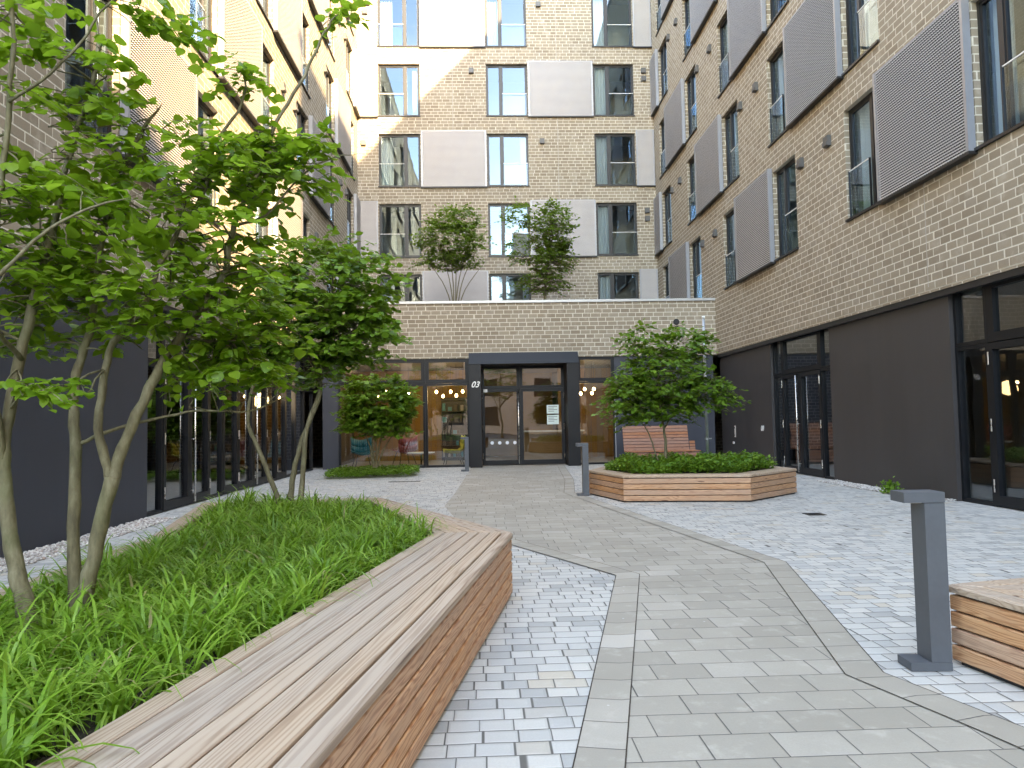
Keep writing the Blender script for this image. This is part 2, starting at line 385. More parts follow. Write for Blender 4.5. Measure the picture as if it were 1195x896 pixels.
# walkway: outline left side (far to near), then right side (near to far)
WL = [(-.42, 22.9), (-.62, 14.2), (-.70, 12.3), (-.25, 9.35), (1.15, 6.55), (.33, 2.98), (-.55, -1.), (-1.2, -4), (-2.5, -9)]
WR = [(2.45, 22.9), (2.05, 17.0), (1.70, 14.0), (2.22, 10.75), (2.86, 6.95), (2.13, 3.93), (2.36, 3.2), (2.9, 1.2), (3.3, -2), (3.9, -9)]
g = MB(); pl = WL + WR[::-1]
import mathutils.geometry as mg
tris = mg.tessellate_polygon([[Vector((x, y, 0)) for x, y in pl]])
for t3 in tris:
    q = [(pl[i][0], pl[i][1], .004) for i in t3]
    if (Vector(q[1])-Vector(q[0])).cross(Vector(q[2])-Vector(q[0])).z < 0: q = q[::-1]
    g.quad(q)
kind(g.build('walkway', M['slabs']), 'structure')
def band(line, w, side):
    b = MB(); L = 0.; pts = [Vector(p) for p in line]; offs = []
    for i, p in enumerate(pts):
        d0 = (pts[i]-pts[i-1]).normalized() if i else (pts[1]-pts[0]).normalized()
        d1 = (pts[i+1]-pts[i]).normalized() if i < len(pts)-1 else d0
        n0 = Vector((d0.y, -d0.x))*side; n1 = Vector((d1.y, -d1.x))*side; m = n0+n1; m = m/m.dot(n0)
        offs.append(p+m*w)
    for i in range(len(pts)-1):
        l = (pts[i+1]-pts[i]).length
        q = [(*pts[i], .008), (*pts[i+1], .008), (*offs[i+1], .008), (*offs[i], .008)]
        uv = [(L, 1), (L+l, 1), (L+l, 1+w), (L, 1+w)]
        if side > 0: q = q[::-1]; uv = uv[::-1]
        if (Vector(q[1])-Vector(q[0])).cross(Vector(q[2])-Vector(q[0])).z < 0: q = q[::-1]; uv = uv[::-1]
        b.quad(q, uv)
        # dark joint line along the inner edge
        L += l
    return b
kind(band(WL[3:], .205, -1).build('walkway_border', M['slabs_uv']), 'structure')
kind(band(WR, .205, 1).build('walkway_border', M['slabs_uv']), 'structure')
def edge_line(line, w, side, off):
    b = MB(); pts = [Vector(p) for p in line]
    def at(o):
        r = []
        for i in range(len(pts)):
            d0 = (pts[i]-pts[i-1]).normalized() if i else (pts[1]-pts[0]).normalized()
            d1 = (pts[i+1]-pts[i]).normalized() if i < len(pts)-1 else d0
            n0 = Vector((d0.y, -d0.x))*side; n1 = Vector((d1.y, -d1.x))*side; m = n0+n1; m = m/m.dot(n0); r.append(pts[i]+m*o)
        return r
    A, B = at(off), at(off+w)
    for i in range(len(pts)-1):
        q = [(*A[i], .0095), (*A[i+1], .0095), (*B[i+1], .0095), (*B[i], .0095)]
        if (Vector(q[1])-Vector(q[0])).cross(Vector(q[2])-Vector(q[0])).z < 0: q = q[::-1]
        b.quad(q)
    return b
for ln, sd_ in ((WL[3:], -1), (WR, 1)):
    kind(edge_line(ln, .006, sd_, .203).build('walkway_joint', M['soil']), 'structure')
    kind(edge_line(ln, .006, sd_, -.004).build('walkway_joint', M['soil']), 'structure')

def pebbles(x0, x1, y0, y1, n, name):
    base = np.array([(0, 0, 1), (.894, 0, .447), (.276, .851, .447), (-.724, .526, .447), (-.724, -.526, .447), (.276, -.851, .447),
                     (.724, .526, -.447), (-.276, .851, -.447), (-.894, 0, -.447), (-.276, -.851, -.447), (.724, -.526, -.447), (0, 0, -1)])
    fc = np.array([(0, 1, 2), (0, 2, 3), (0, 3, 4), (0, 4, 5), (0, 5, 1), (1, 6, 2), (2, 7, 3), (3, 8, 4), (4, 9, 5), (5, 10, 1),
                   (2, 6, 7), (3, 7, 8), (4, 8, 9), (5, 9, 10), (1, 10, 6), (11, 7, 6), (11, 8, 7), (11, 9, 8), (11, 10, 9), (11, 6, 10)])
    V = []; F = []; Rn = []
    for i in range(n):
        s = nrg.uniform(.010, .024)*np.array([1, nrg.uniform(.7, 1.2), nrg.uniform(.5, .8)])
        a = nrg.uniform(0, 6.28); c, sn = math.cos(a), math.sin(a)
        q = base*s*nrg.uniform(.85, 1.15, (12, 1)); q = np.stack([q[:, 0]*c-q[:, 1]*sn, q[:, 0]*sn+q[:, 1]*c, q[:, 2]], 1)
        V.append(q+np.array([nrg.uniform(x0, x1), nrg.uniform(y0, y1), nrg.uniform(.004, .022)])); F.append(fc+12*i); Rn.append(np.full(12, nrg.uniform()))
    o = link(name, npmesh(name, np.concatenate(V), np.concatenate(F), M['pebble'], np.concatenate(Rn), True)); return kind(o, 'stuff')
pebbles(XL-.08, XL+.40, 4.0, 11.5, 5200, 'gravel')
pebbles(XR-.32, XR+.09, 11.4, 15.4, 2400, 'gravel')

# ------------------------------------------------------------------ facades
class Facade:
    """local frame: u left to right seen from outside, d inward, z up"""
    def __init__(s, root, origin, rz): s.root, s.o, s.rz = root, Vector(origin), rz
    def world(s, u, d, z=0.):
        c, n = math.cos(s.rz), math.sin(s.rz); return (s.o.x+u*c-d*n, s.o.y+u*n+d*c, z)
    def put(s, name, mesh, u, d, z, parent=None):
        o = bpy.data.objects.new(name, mesh); COL.objects.link(o); o.parent = parent or s.root
        if parent is None:
            w = s.world(u, d, z); o.location = Vector(w)-s.root.location; o.rotation_euler.z = s.rz
        else: o.location = (u, d, z)
        return o
def wall_mesh(mb, u0, u1, z0, z1, holes, depth, mi=0):
    us = sorted({u0, u1, *[h[0] for h in holes], *[h[1] for h in holes]}); zs = sorted({z0, z1, *[h[2] for h in holes], *[h[3] for h in holes]})
    us = [u for u in us if u0 <= u <= u1]; zs = [z for z in zs if z0 <= z <= z1]
    for a, b in zip(us, us[1:]):
        for c, d in zip(zs, zs[1:]):
            um, zm = (a+b)/2, (c+d)/2
            if any(h[0] < um < h[1] and h[2] < zm < h[3] for h in holes): continue
            mb.quad([(a, 0, c), (b, 0, c), (b, 0, d), (a, 0, d)], None, mi)
    for a, b, c, d in holes:
        mb.quad([(a, 0, c), (a, depth, c), (a, depth, d), (a, 0, d)][::-1], None, mi); mb.quad([(b, 0, c), (b, 0, d), (b, depth, d), (b, depth, c)][::-1], None, mi)
        mb.quad([(a, 0, d), (a, depth, d), (b, depth, d), (b, 0, d)][::-1], None, mi); mb.quad([(a, 0, c), (b, 0, c), (b, depth, c), (a, depth, c)][::-1], None, mi)
_cache = {}
WH = 2.25
def window_meshes(w, mull, rail):
    """mull: local u of the mullion; rail: (u0,u1) of the glass balustrade"""
    k = ('win', round(w, 2), round(mull, 2))
    if k in _cache: return _cache[k]
    f = MB(); e = .055
    f.box(0, w, .10, .19, 0, e); f.box(0, w, .10, .19, WH-e, WH); f.box(0, e, .10, .19, e, WH-e); f.box(w-e, w, .10, .19, e, WH-e)
    f.box(mull-.045, mull+.045, .098, .188, e, WH-e)
    for a, b in ((e, mull-.045), (mull+.045, w-e)):
        t_ = .04
        f.box(a, a+t_, .115, .175, e, WH-e); f.box(b-t_, b, .115, .175, e, WH-e); f.box(a+t_, b-t_, .115, .175, e, e+t_); f.box(a+t_, b-t_, .115, .175, WH-e-t_, WH-e)
    p = MB(); t_ = .04+e
    for a, b in ((e+.04, mull-.085), (mull+.085, w-e-.04)): p.quad([(a, .145, t_), (b, .145, t_), (b, .145, WH-t_), (a, .145, WH-t_)])
    bl = MB(); a, b = rail
    bl.quad([(a, .055, .04), (b, .055, .04), (b, .055, .98), (a, .055, .98)], None, 0)
    bl.box(a, b, .045, .065, .98, 1.0, 1); bl.box(a-.012, a, .035, .075, .02, 1.0, 2); bl.box(b, b+.012, .035, .075, .02, 1.0, 2)
    sl = MB(); sl.box(-.02, w+.02, -.045, .10, -.035, .012)
    cu = MB(); n = 26; cw = w*.30; pts = [(.06+cw*i/n, .30+.035*math.sin(i*1.7)+.02*math.sin(i*.9)) for i in range(n+1)]
    for (xa, ya), (xb, yb) in zip(pts, pts[1:]): cu.quad([(xa, ya, .05), (xb, yb, .05), (xb, yb, WH), (xa, ya, WH)])
    cu2 = MB(); pts = [(w-.06-w*.16*i/n, .30+.03*math.sin(i*1.5)) for i in range(n+1)]
    for (xa, ya), (xb, yb) in zip(pts, pts[1:]): cu2.quad([(xa, ya, .05), (xb, yb, .05), (xb, yb, WH), (xa, ya, WH)])
    r = (f.mesh('window', M['frame_up']), p.mesh('pane', M['glass']), bl.mesh('glass_balustrade', [M['railglass'], M['white'], M['frame_up']]), sl.mesh('sill', M['frame_up']),
         [cu.mesh('curtain', M['curtain'], True), cu2.mesh('curtain', M['curtain'], True)])
    _cache[k] = r; return r
def add_window(F, u, z, w, flip, cur=.65):
    mull = w*.64 if flip else w*.36
    rail = (.03, mull-.05) if flip else (mull+.05, w-.03)
    f, p, b, s, cs = window_meshes(w, mull, rail)
    o = F.put('window', f, u, 0, z)
    F.put('pane', p, 0, 0, 0, o); F.put('glass_balustrade', b, 0, 0, 0, o); F.put('sill', s, 0, 0, 0, o)
    r = rng.random()
    if r < cur: F.put('curtain', cs[0], 0, 0, 0, o)
    if r > 1.1-cur: F.put('curtain', cs[1], 0, 0, 0, o)
    return o
SH = 2.37
def shutter_meshes(w, proud):
    key = ('sh', round(w, 2), proud)
    if key in _cache: return _cache[key]
    rows = 50; k_ = 1. if proud > .08 else .45; cols = max(4, int(w/.062)); hr = SH/rows; n = cols*4
    # scooped sheet metal: each row is a strip of hoods, open below, shifted half a step from row to row
    us = np.linspace(.06, w-.06, n+1); V = []; F = []; k = 0
    i = np.arange(n)
    for r in range(rows):
        ph = 2*(r % 2); hood = .5-.5*np.cos((np.arange(n+1)+ph)*math.pi/2)
        for zz, dd in ((r*hr+hr*.02, k_*(.012+.026*hood)), (r*hr+hr*.36, k_*(.012+.020*hood)), (r*hr+hr*(.80 if k_ == 1 else .95), .001+0*hood)):
            V.append(np.stack([us, -proud-dd, np.full(n+1, zz)], 1))
        for q in range(2): F.append(np.stack([k+i, k+i+1, k+i+n+2, k+i+n+1], 1)); k += n+1
        k += n+1
    face = npmesh('shutter', np.concatenate(V), np.concatenate(F), M['shutter'])
    bk = MB(); bk.quad([(.05, -proud+.01, 0), (w-.05, -proud+.01, 0), (w-.05, -proud+.01, SH), (.05, -proud+.01, SH)])
    e = MB(); t = proud+.03
    e.box(0, .06, -t, -.012, -.01, SH+.01); e.box(w-.06, w, -t, -.012, -.01, SH+.01); e.box(.06, w-.06, -t+.02, -.012, SH, SH+.02)
    rail = MB(); rail.box(-.02, w+.02, -t-.01, -.003, -.06, -.012)
    _cache[key] = (face, e.mesh('edge_plate', M['plate']), rail.mesh('rail', M['frame_up']), bk.mesh('backing', M['black'] if proud > .08 else M['vent'])); return _cache[key]
def add_shutter(F, u, z, w, proud=.10):
    f, e, r, bk = shutter_meshes(w, proud); o = F.put('shutter', f, u, 0, z-.02); F.put('backing', bk, 0, 0, 0, o); F.put('edge_plate', e, 0, 0, 0, o); F.put('rail', r, 0, 0, 0, o); return o
vm = MB(); vm.box(-.10, .10, -.085, 0.02, -.11, .11); vm.box(-.085, .085, -.11, -.086, -.10, -.02)
VENT = vm.mesh('vent', M['vent'])
LV = [5.33, 8.31, 11.30, 14.31, 17.33]

def shell(F, u0, u1, z0, z1, deep, name='roof'):
    """rear wall, end walls and roof behind a facade"""
    b = MB(); b.box(u0-.3, u1+.3, -.0, deep, z1+.003, z1+.45)
    F.put('roof', b.mesh('roof', M['roof']), 0, 0, 0)
    b = MB(); e = .004
    b.quad([(u0, deep, z0), (u0, deep, z1), (u1, deep, z1), (u1, deep, z0)]); b.quad([(u0, e, z0), (u0, e, z1), (u0, deep, z1), (u0, deep, z0)]); b.quad([(u1, e, z0), (u1, deep, z0), (u1, deep, z1), (u1, e, z1)])
    F.put('rear_wall', b.mesh('rear_wall', M['brick']), 0, 0, 0)
    b = MB(); b.quad([(u0+.1, 2.6, 3.5), (u1-.1, 2.6, 3.5), (u1-.1, 2.6, z1-.1), (u0+.1, 2.6, z1-.1)])
    for l in LV: b.box(u0+.1, u1-.1, .32, 2.59, l-.32, l-.10)
    F.put('room_partition', b.mesh('room_partition', M['inner']), 0, 0, 0)

def side_wing(root, F, ysign, y0, y1, ztop):
    """ysign: u = ysign * Y; windows mirrored on both wings"""
    U = (lambda y: y) if ysign > 0 else (lambda y: -y)
    holes = []; todo = []
    for li, z in enumerate(LV):
        cs = (11.65, 19.18, 26.70, 4.15) if li % 2 == 0 else (15.45, 22.85, 30.36, 7.95)
        for c in cs:
            for a, b, fl in ((c-2.60, c-1.27, 1), (c+1.27, c+2.60, 0)):
                if a < 1.5 or b > y1-.3: continue
                ua, ub = sorted((U(a), U(b))); holes.append((ua, ub, z, z+WH)); todo.append(('w', ua, ub, z, fl if ysign > 0 else 1-fl))
            a, b = c-1.27, min(c+1.27, YU-.06)
            if a > 1.5:
                ua, ub = sorted((U(a), U(b))); todo.append(('s', ua, ub, z, 0))
        vs = {0: (14.91, 16.22, 22.46, 23.79), 1: (18.75, 19.94, 26.29, 27.42, 11.2, 12.3), 2: (14.91, 16.22, 22.45, 23.82), 3: (18.75, 19.94, 26.22, 27.33), 4: (22.45, 23.8)}[li]
        for v in vs: todo.append(('v', U(v), 0, z+1.88, 0))
    ua, ub = sorted((U(y0), U(y1)))
    mb = MB(); wall_mesh(mb, ua, ub, 3.446, ztop, holes, .22)
    mb.box(ua, ub, .006, .25, 3.40, 3.4455)
    F.put('wall', mb.mesh('wall', M['brick']), 0, 0, 0)
    for k, a, b, z, fl in todo:
        if k == 'w': add_window(F, a, z, b-a, fl)
        elif k == 's': add_shutter(F, a+.01, z, b-a-.02)
        else: F.put('vent', VENT, a, 0, z)
    for y in (11.72, 20.3):
        j = MB(); u = U(y); j.box(u-.008, u+.008, -.002, .0, 3.5, LV[0]-.1); F.put('expansion_joint', j.mesh('expansion_joint', M['joint']), 0, 0, 0)
    shell(F, ua, ub, -.05, ztop, 11.5)

# ---- storefront pieces
def pane_part(F, parent, u0, u1, z0, z1, d, mat='shopglass'):
    b = MB(); b.quad([(u0, d, z0), (u1, d, z0), (u1, d, z1), (u0, d, z1)]); return F.put('pane', b.mesh('pane', M[mat]), 0, 0, 0, parent)
def glazed_bay(F, u0, u1, z0, z1, d, fw=.06, name='glazing', mat='shopglass'):
    b = MB(); b.box(u0, u0+fw, d-.05, d+.05, z0, z1); b.box(u1-fw, u1, d-.05, d+.05, z0, z1)
    b.box(u0+fw, u1-fw, d-.05, d+.05, z0, z0+fw); b.box(u0+fw, u1-fw, d-.05, d+.05, z1-fw, z1)
    o = F.put(name, b.mesh(name, M['frame']), 0, 0, 0); pane_part(F, o, u0+fw, u1-fw, z0+fw, z1-fw, d, mat); return o
def glazed_door(F, u0, u1, z1, d, hinge, pull=None, mat='shopglass'):
    b = MB(); fw = .10
    b.box(u0, u0+fw, d-.06, d+.04, .02, z1); b.box(u1-fw, u1, d-.06, d+.04, .02, z1); b.box(u0+fw, u1-fw, d-.06, d+.04, .02, .17); b.box(u0+fw, u1-fw, d-.06, d+.04, z1-.10, z1)
    o = F.put('door', b.mesh('door', M['frame']), 0, 0, 0); pane_part(F, o, u0+fw, u1-fw, .17, z1-.10, d, mat)
    hu = u0+.02 if hinge < 0 else u1-.02
    for z in (.22, 1.12, z1-.32):
        h = MB(); h.tube([(hu, d-.075, z), (hu, d-.075, z+.19)], .011, 8); F.put('hinge', h.mesh('hinge', M['steel']), 0, 0, 0, o)
    if pull:
        pu = u1-.05 if hinge < 0 else u0+.05
        h = MB(); h.tube([(pu, d-.13, pull[0]), (pu, d-.13, pull[1])], .018, 10)
        for z in (pull[0]+.2, (pull[0]+pull[1])/2, pull[1]-.2): h.tube([(pu, d-.13, z), (pu, d-.05, z)], .01, 6)
        F.put('handle', h.mesh('handle', M['steel'], True), 0, 0, 0, o)
    return o
def solid(F, name, mat, u0, u1, d0, d1, z0, z1):
    b = MB(); b.box(u0, u1, d0, d1, z0, z1); return F.put(name, b.mesh(name, M[mat]), 0, 0, 0)

# ------------------------------------------------------------------ right wing
rw = empty('apartment_wing', (XR, 12, 0)); tag(rw, 'taupe brick apartment wing with dark base, on the right side of the courtyard', 'building', 'brick wings along the courtyard')
FR = Facade(rw, (XR, 0, 0), -math.pi/2)            # u = -Y
side_wing(rw, FR, -1, -7.3, 30.9, 24.6)
D = .10
solid(FR, 'base_panel', 'dark_right', -15.47, -11.38, D, D+.2, -.03, 3.40)
solid(FR, 'base_panel', 'dark_right', -22.795, -18.74, D, D+.2, -.03, 3.40)
solid(FR, 'base_panel', 'dark_right', 1.0, 7.25, D, D+.2, -.03, 3.40)
solid(FR, 'base_panel', 'dark_right', -5.0, .995, D, D+.2, -.03, 3.40)
dd = D+.12
for a, b in ((-18.735, -18.2), (-16.08, -15.475)):
    glazed_bay(FR, a, b, 0, 2.45, dd, .05); glazed_bay(FR, a, b, 2.455, 3.40, dd, .05)
glazed_bay(FR, -18.195, -16.085, 2.455, 3.40, dd, .12)
glazed_door(FR, -18.19, -17.18, 2.44, dd, -1, (.06, 2.38)); glazed_door(FR, -17.17, -16.09, 2.44, dd, 1)
y = -11.375
for k in range(3):
    glazed_bay(FR, y, y+.76, 0, 2.45, dd, .06); glazed_bay(FR, y, y+.76, 2.455, 3.40, dd, .06)
    glazed_bay(FR, y+.765, y+1.99, 2.455, 3.40, dd, .14); glazed_door(FR, y+.765, y+1.99, 2.44, dd, -1, (.3, 2.2) if k == 1 else None)
    y += 2.0
t = MB(); t.box(-22.79, 7.25, .02, D+.02, 3.30, 3.399); FR.put('lintel', t.mesh('lintel', M['black']), 0, 0, 0)
b = MB(); b.box(-.045, .045, -.012, 0, -.17, .17); b.box(-.03, .03, -.016, -.0125, .08, .13, 1); b.box(-.03, .03, -.016, -.0125, -.13, -.10, 1)
o = FR.put('intercom', b.mesh('intercom', [M['redcard'], M['black']]), -21.6, D-.001, .98)
b = MB(); b.box(-.06, .06, -.014, 0, -.02, .05); FR.put('card_reader', b.mesh('card_reader', M['white']), -21.75, D-.001, .62)
def text(F, body, size, u, d, z, mat, shear=0., parent=None, name='house_number'):
    c = bpy.data.curves.new(name, 'FONT'); c.body = body; c.size = size; c.extrude = .004; c.shear = shear; c.align_x = 'CENTER'; c.offset = .004
    c.materials.append(M[mat]); o = bpy.data.objects.new(name, c)
    me = bpy.data.meshes.new_from_object(o); bpy.data.objects.remove(o); o = bpy.data.objects.new(name, me); COL.objects.link(o)
    o.parent = parent or F.root; w = Vector(F.world(u, d, z)); o.location = w-F.root.location if parent is None else (u, d, z)
    o.rotation_euler = (math.pi/2, 0, F.rz if parent is None else 0); return o
text(FR, '08', .2, -19.45, D-.005, 1.02, 'white', .25)

# ------------------------------------------------------------------ left wing
lw = empty('apartment_wing', (XL, 12, 0)); tag(lw, 'sunlit brick apartment wing with blue-black base, on the left behind the trees', 'building', 'brick wings along the courtyard')
FL = Facade(lw, (XL, 0, 0), math.pi/2)             # u = +Y
side_wing(lw, FL, 1, .5, 30.9, 20.6)
solid(FL, 'base_panel', 'dark_left', .55, 11.56, D, D+.2, -.03, 3.40)
ms = [11.565, 12.28, 13.36, 14.30, 15.03, 15.93, 16.95, 17.98, 18.84, 19.72, 20.70, 21.70, 22.79]
for i, (a, b) in enumerate(zip(ms, ms[1:])):
    a += .0025; b -= .0025
    glazed_bay(FL, a, b, 2.455, 3.40, dd, .06)
    if i in (1, 2, 4, 5, 6, 8): glazed_door(FL, a, b, 2.44, dd, -1 if i in (1, 5, 8) else 1, (.06, 2.3) if i in (2, 6) else None)
    else: glazed_bay(FL, a, b, 0, 2.45, dd, .06)
t = MB(); t.box(.55, 22.79, .02, D+.02, 3.30, 3.399); FL.put('lintel', t.mesh('lintel', M['black']), 0, 0, 0)
for F, u0_, u1_ in ((FL, 11.6, 22.7), (FR, -22.7, -1.)):
    b = MB(); b.box(u0_, u1_, .32, 7., -.05, .006); F.put('room_floor', b.mesh('room_floor', M['floor']), 0, 0, 0)
    b = MB(); b.box(u0_, u1_, 6., 6.1, .01, 3.3); b.box(u0_, u1_, .35, 5.99, 3.3, 3.38); F.put('room_wall', b.mesh('room_wall', M['inner']), 0, 0, 0)

# ------------------------------------------------------------------ rear block
bw = empty('apartment_building', (1, YU, 0)); tag(bw, 'tall brick block closing the far end of the courtyard above the entrance roof', 'building')
FB = Facade(bw, (0, YU, 0), 0.)
LB = LV
holes = []; wins = []
for z in LB:
    for x0, x1, fl in ((-4.28, -2.53, 1), (.27, 2.02, 0), (4.83, 6.57, 0)):
        holes.append((x0, x1, z, z+WH)); wins.append((x0, z, x1-x0, fl))
mb = MB(); wall_mesh(mb, XL-.0, XR+.0, 4.6, 20.8, holes, .2); FB.put('wall', mb.mesh('wall', M['brick']), 0, 0, 0)
for a in wins: add_window(FB, *a, .42)
for i, z in enumerate(LB):
    if i % 2 == 0:
        add_shutter(FB, -2.50, z, 2.74, .05); add_shutter(FB, 6.60, z, .77, .05)
    else:
        add_shutter(FB, XL+.02, z, .82, .05); add_shutter(FB, 2.05, z, 2.76, .05)
for x, z in ((-.35, 16.25), (2.6, 13.2), (2.55, 19.15), (7.0, 16.25), (7.0, 15.9), (7.0, 10.2), (7.0, 9.85), (-4.9, 13.15), (-4.7, 19.2), (-4.8, 18.8)): FB.put('vent', VENT, x, 0, z)
for x in (-1.15, 3.28):
    j = MB(); j.box(x-.012, x+.012, -.003, 0, 5.4, 20.7); FB.put('expansion_joint', j.mesh('expansion_joint', M['joint']), 0, 0, 0)
shell(FB, XL+.002, XR-.002, -.05, 20.8, 11.)

# ------------------------------------------------------------------ entrance building
eb = empty('entrance_building', (1, YE, 0)); tag(eb, 'single-storey brick entrance block with black portal and glazed lobby', 'building')
FE = Facade(eb, (0, YE, 0), 0.)
mb = MB(); wall_mesh(mb, XL+.001, XR-.001, 3.446, 5.13, [], .2); mb.box(XL+.002, XR-.002, .004, .3, 3.40, 3.4455); mb.box(XL+.002, XR-.002, .25, .4, 4.7, 5.13)
FE.put('wall', mb.mesh('wall', M['brick']), 0, 0, 0)
mb = MB(); mb.box(XL+.003, XR-.003, -.05, .42, 5.132, 5.21); FE.put('coping', mb.mesh('coping', M['coping']), 0, 0, 0)
mb = MB(); mb.box(XL+.003, XR-.003, .42, 7.34, 4.7, 4.9); FE.put('roof', mb.mesh('roof', M['roof']), 0, 0, 0)
mb = MB(); mb.tube([(0, -.01, 0), (0, .02, 0)], .10, 14); mb.tube([(0, -.03, -.25), (0, -.03, -.14)], .055, 10)
FE.put('overflow_spout', mb.mesh('overflow_spout', M['black']), 6.13, -.005, 4.46)
dg = .10
solid(FE, 'base_panel', 'dark_left', XL+.11, -4.56, .06, .2, -.03, 3.40)
solid(FE, 'base_panel', 'dark_left', 4.12, XR-.11, .06, .2, -.03, 3.40)
for a, b in ((-4.555, -1.86), (-1.855, -.48)):
    glazed_bay(FE, a, b, 0, 2.62, dg, .07); glazed_bay(FE, a, b, 2.625, 3.40, dg, .12)
glazed_bay(FE, 2.935, 4.115, 0, 2.62, dg, .06); glazed_bay(FE, 2.935, 4.115, 2.625, 3.40, dg, .10)
solid(FE, 'edge_trim', 'plate', 4.09, 4.118, .02, .045, .02, 2.6)
# portal: splayed frame and tunnel
def portal():
    b = MB(); y0, y2 = -.50, .45; T = 3.17
    b.box(-.47, -.10, y0, y2, 0, T-.002); b.box(2.55, 2.92, y0, y2, 0, T-.002)
    q = [(-.47, y0-.03, T), (2.92, y0-.03, T), (2.92, y0+.16, 3.53), (-.47, y0+.16, 3.53)]
    b.quad(q); b.quad([(-.47, .0, 3.53), q[3], q[2], (2.92, .0, 3.53)]); b.quad([q[0], q[3], (-.47, 0, 3.53), (-.47, 0, T)]); b.quad([q[2], q[1], (2.92, 0, T), (2.92, 0, 3.53)])
    b.quad([q[1], q[0], (-.47, y2, T), (2.92, y2, T)])
    return b
po = FE.put('portal', portal().mesh('portal', M['portal']), 0, 0, 0)
text(FE, '03', .25, -.29, -.506, 2.46, 'white', .35, po)
pd = .42
glazed_door(FE, -.095, 1.12, 2.44, pd, -1, (.06, 2.4)); dr = glazed_door(FE, 1.125, 2.545, 2.44, pd, 1)
glazed_bay(FE, -.095, 1.12, 2.445, 3.165, pd, .09); glazed_bay(FE, 1.125, 2.545, 2.445, 3.165, pd, .09)
for x0, x1, z0, z1 in ((1.98, 2.36, 1.62, 1.90), (1.98, 2.36, 1.28, 1.58)):
    b = MB(); b.box(x0, x1, pd-.008, pd-.004, z0, z1); FE.put('notice', b.mesh('notice', M['paper']), 0, 0, 0, dr)
    b = MB(); [b.box(x0+.05, x1-.05-.1*(k % 2), pd-.0105, pd-.0085, z1-.06-.05*k, z1-.045-.05*k) for k in range(4)]; FE.put('printed_lines', b.mesh('printed_lines', M['vent']), 0, 0, 0, dr)
for k in range(4):
    b = MB(); b.tube([(.22+.24*k, pd-.008, .72), (.22+.24*k, pd-.004, .72)], .055, 14); FE.put('marking_dot', b.mesh('marking_dot', M['white']), 0, 0, 0, dr)
b = MB(); b.box(-.06, .06, pd-.075, pd-.062, 2.33, 2.43); FE.put('door_sensor', b.mesh('door_sensor', M['white']), .03, 0, 0)
# lobby shell
b = MB(); b.box(XL+.3, XR-.3, .47, 6.8, -.05, .009); FE.put('lobby_floor', b.mesh('lobby_floor', M['floor']), 0, 0, 0)
b = MB(); b.box(XL+.3, XR-.3, .22, 6.8, 3.35, 3.39); FE.put('lobby_ceiling', b.mesh('lobby_ceiling', M['ceil']), 0, 0, 0)
b = MB()
for a, c in ((XL+.3, -.35), (2.75, XR-.3)):
    n = int((c-a)/.2)
    for k in range(n):
        q = a+(c-a)*k/n; w_ = (c-a)/n
        off = rng.randrange(40)*20, rng.randrange(40)*20
        b.quad([(q, 4.4, .01), (q+w_-.008, 4.4, .01), (q+w_-.008, 4.4, 3.34), (q, 4.4, 3.34)], [(off[0]+2, off[1]), (off[0]+2, off[1]+.2), (off[0]+5, off[1]+.2), (off[0]+5, off[1])])
b.box(-.345, 2.745, 6.6, 6.7, .01, 3.34)
FE.put('lobby_panelling', b.mesh('lobby_panelling', M['ochre']), 0, 0, 0)
b = MB(); b.box(XL+.29, -.345, 4.45, 4.6, -.05, 4.65); b.box(2.745, XR-.29, 4.45, 4.6, -.05, 4.65); b.box(XL+.29, XR-.29, 6.9, 7.0, -.05, 4.65); b.box(XL+.12, XL+.28, .22, 7., -.05, 4.65); b.box(XR-.28, XR-.12, .22, 7., -.05, 4.65)
FE.put('lobby_wall', b.mesh('lobby_wall', M['ceil']), 0, 0, 0)

# lobby furniture (things of their own)
def chair(loc, rz, mat, label):
    t = empty('lounge_chair', loc, rz); tag(t, label, 'chair')
    s = MB(); n = 10
    prof = [(.32, .40), (.10, .37), (-.18, .36), (-.30, .44), (-.38, .62), (-.44, .86)]
    for (y0, z0), (y1, z1) in zip(prof, prof[1:]):
        for k in range(n):
            a0 = -1+2*k/n; a1 = -1+2*(k+1)/n; f = lambda a, y, z: (a*.34, y+.10*a*a*(1 if z > .5 else 0), z+.10*a*a)
            s.quad([f(a0, y0, z0), f(a1, y0, z0), f(a1, y1, z1), f(a0, y1, z1)])
    o = s.build('shell', M[mat], t, True); sm = o.modifiers.new('th', 'SOLIDIFY'); sm.thickness = .03
    for sx in (-1, 1):
        for sy, z in ((.24, .40), (-.24, .38)):
            l = MB(); l.tube([(sx*.30, sy*1.25, 0), (sx*.2, sy*.8, z)], .014, 8); l.build('leg', M['black'], t)
    return t
chair((-3.95, 23.75, .009), R(200), 'teal', 'teal shell chair behind the lobby glass at its far left')
chair((-1.05, 24.1, .009), R(100), 'lime', 'lime green shell chair inside the lobby beside the portal')
chair((-2.75, 24.9, .009), R(30), 'coral', 'coral red shell chair deep in the lobby behind the small tree')
t = empty('coffee_table', (-2.1, 24.0, .009)); tag(t, 'low pale round table among the shell chairs in the lobby', 'table')
b = MB(); b.tube([(0, 0, .40), (0, 0, .43)], .45, 24); b.build('tabletop', M['white'], t); b = MB(); b.tube([(0, 0, 0), (0, 0, .40)], .03, 10); b.tube([(0, 0, 0), (0, 0, .02)], .22, 18); b.build('pedestal', M['black'], t)
t = empty('reception_counter', (2.1, 25.6, .009)); tag(t, 'wooden reception counter seen through the right entrance door', 'counter')
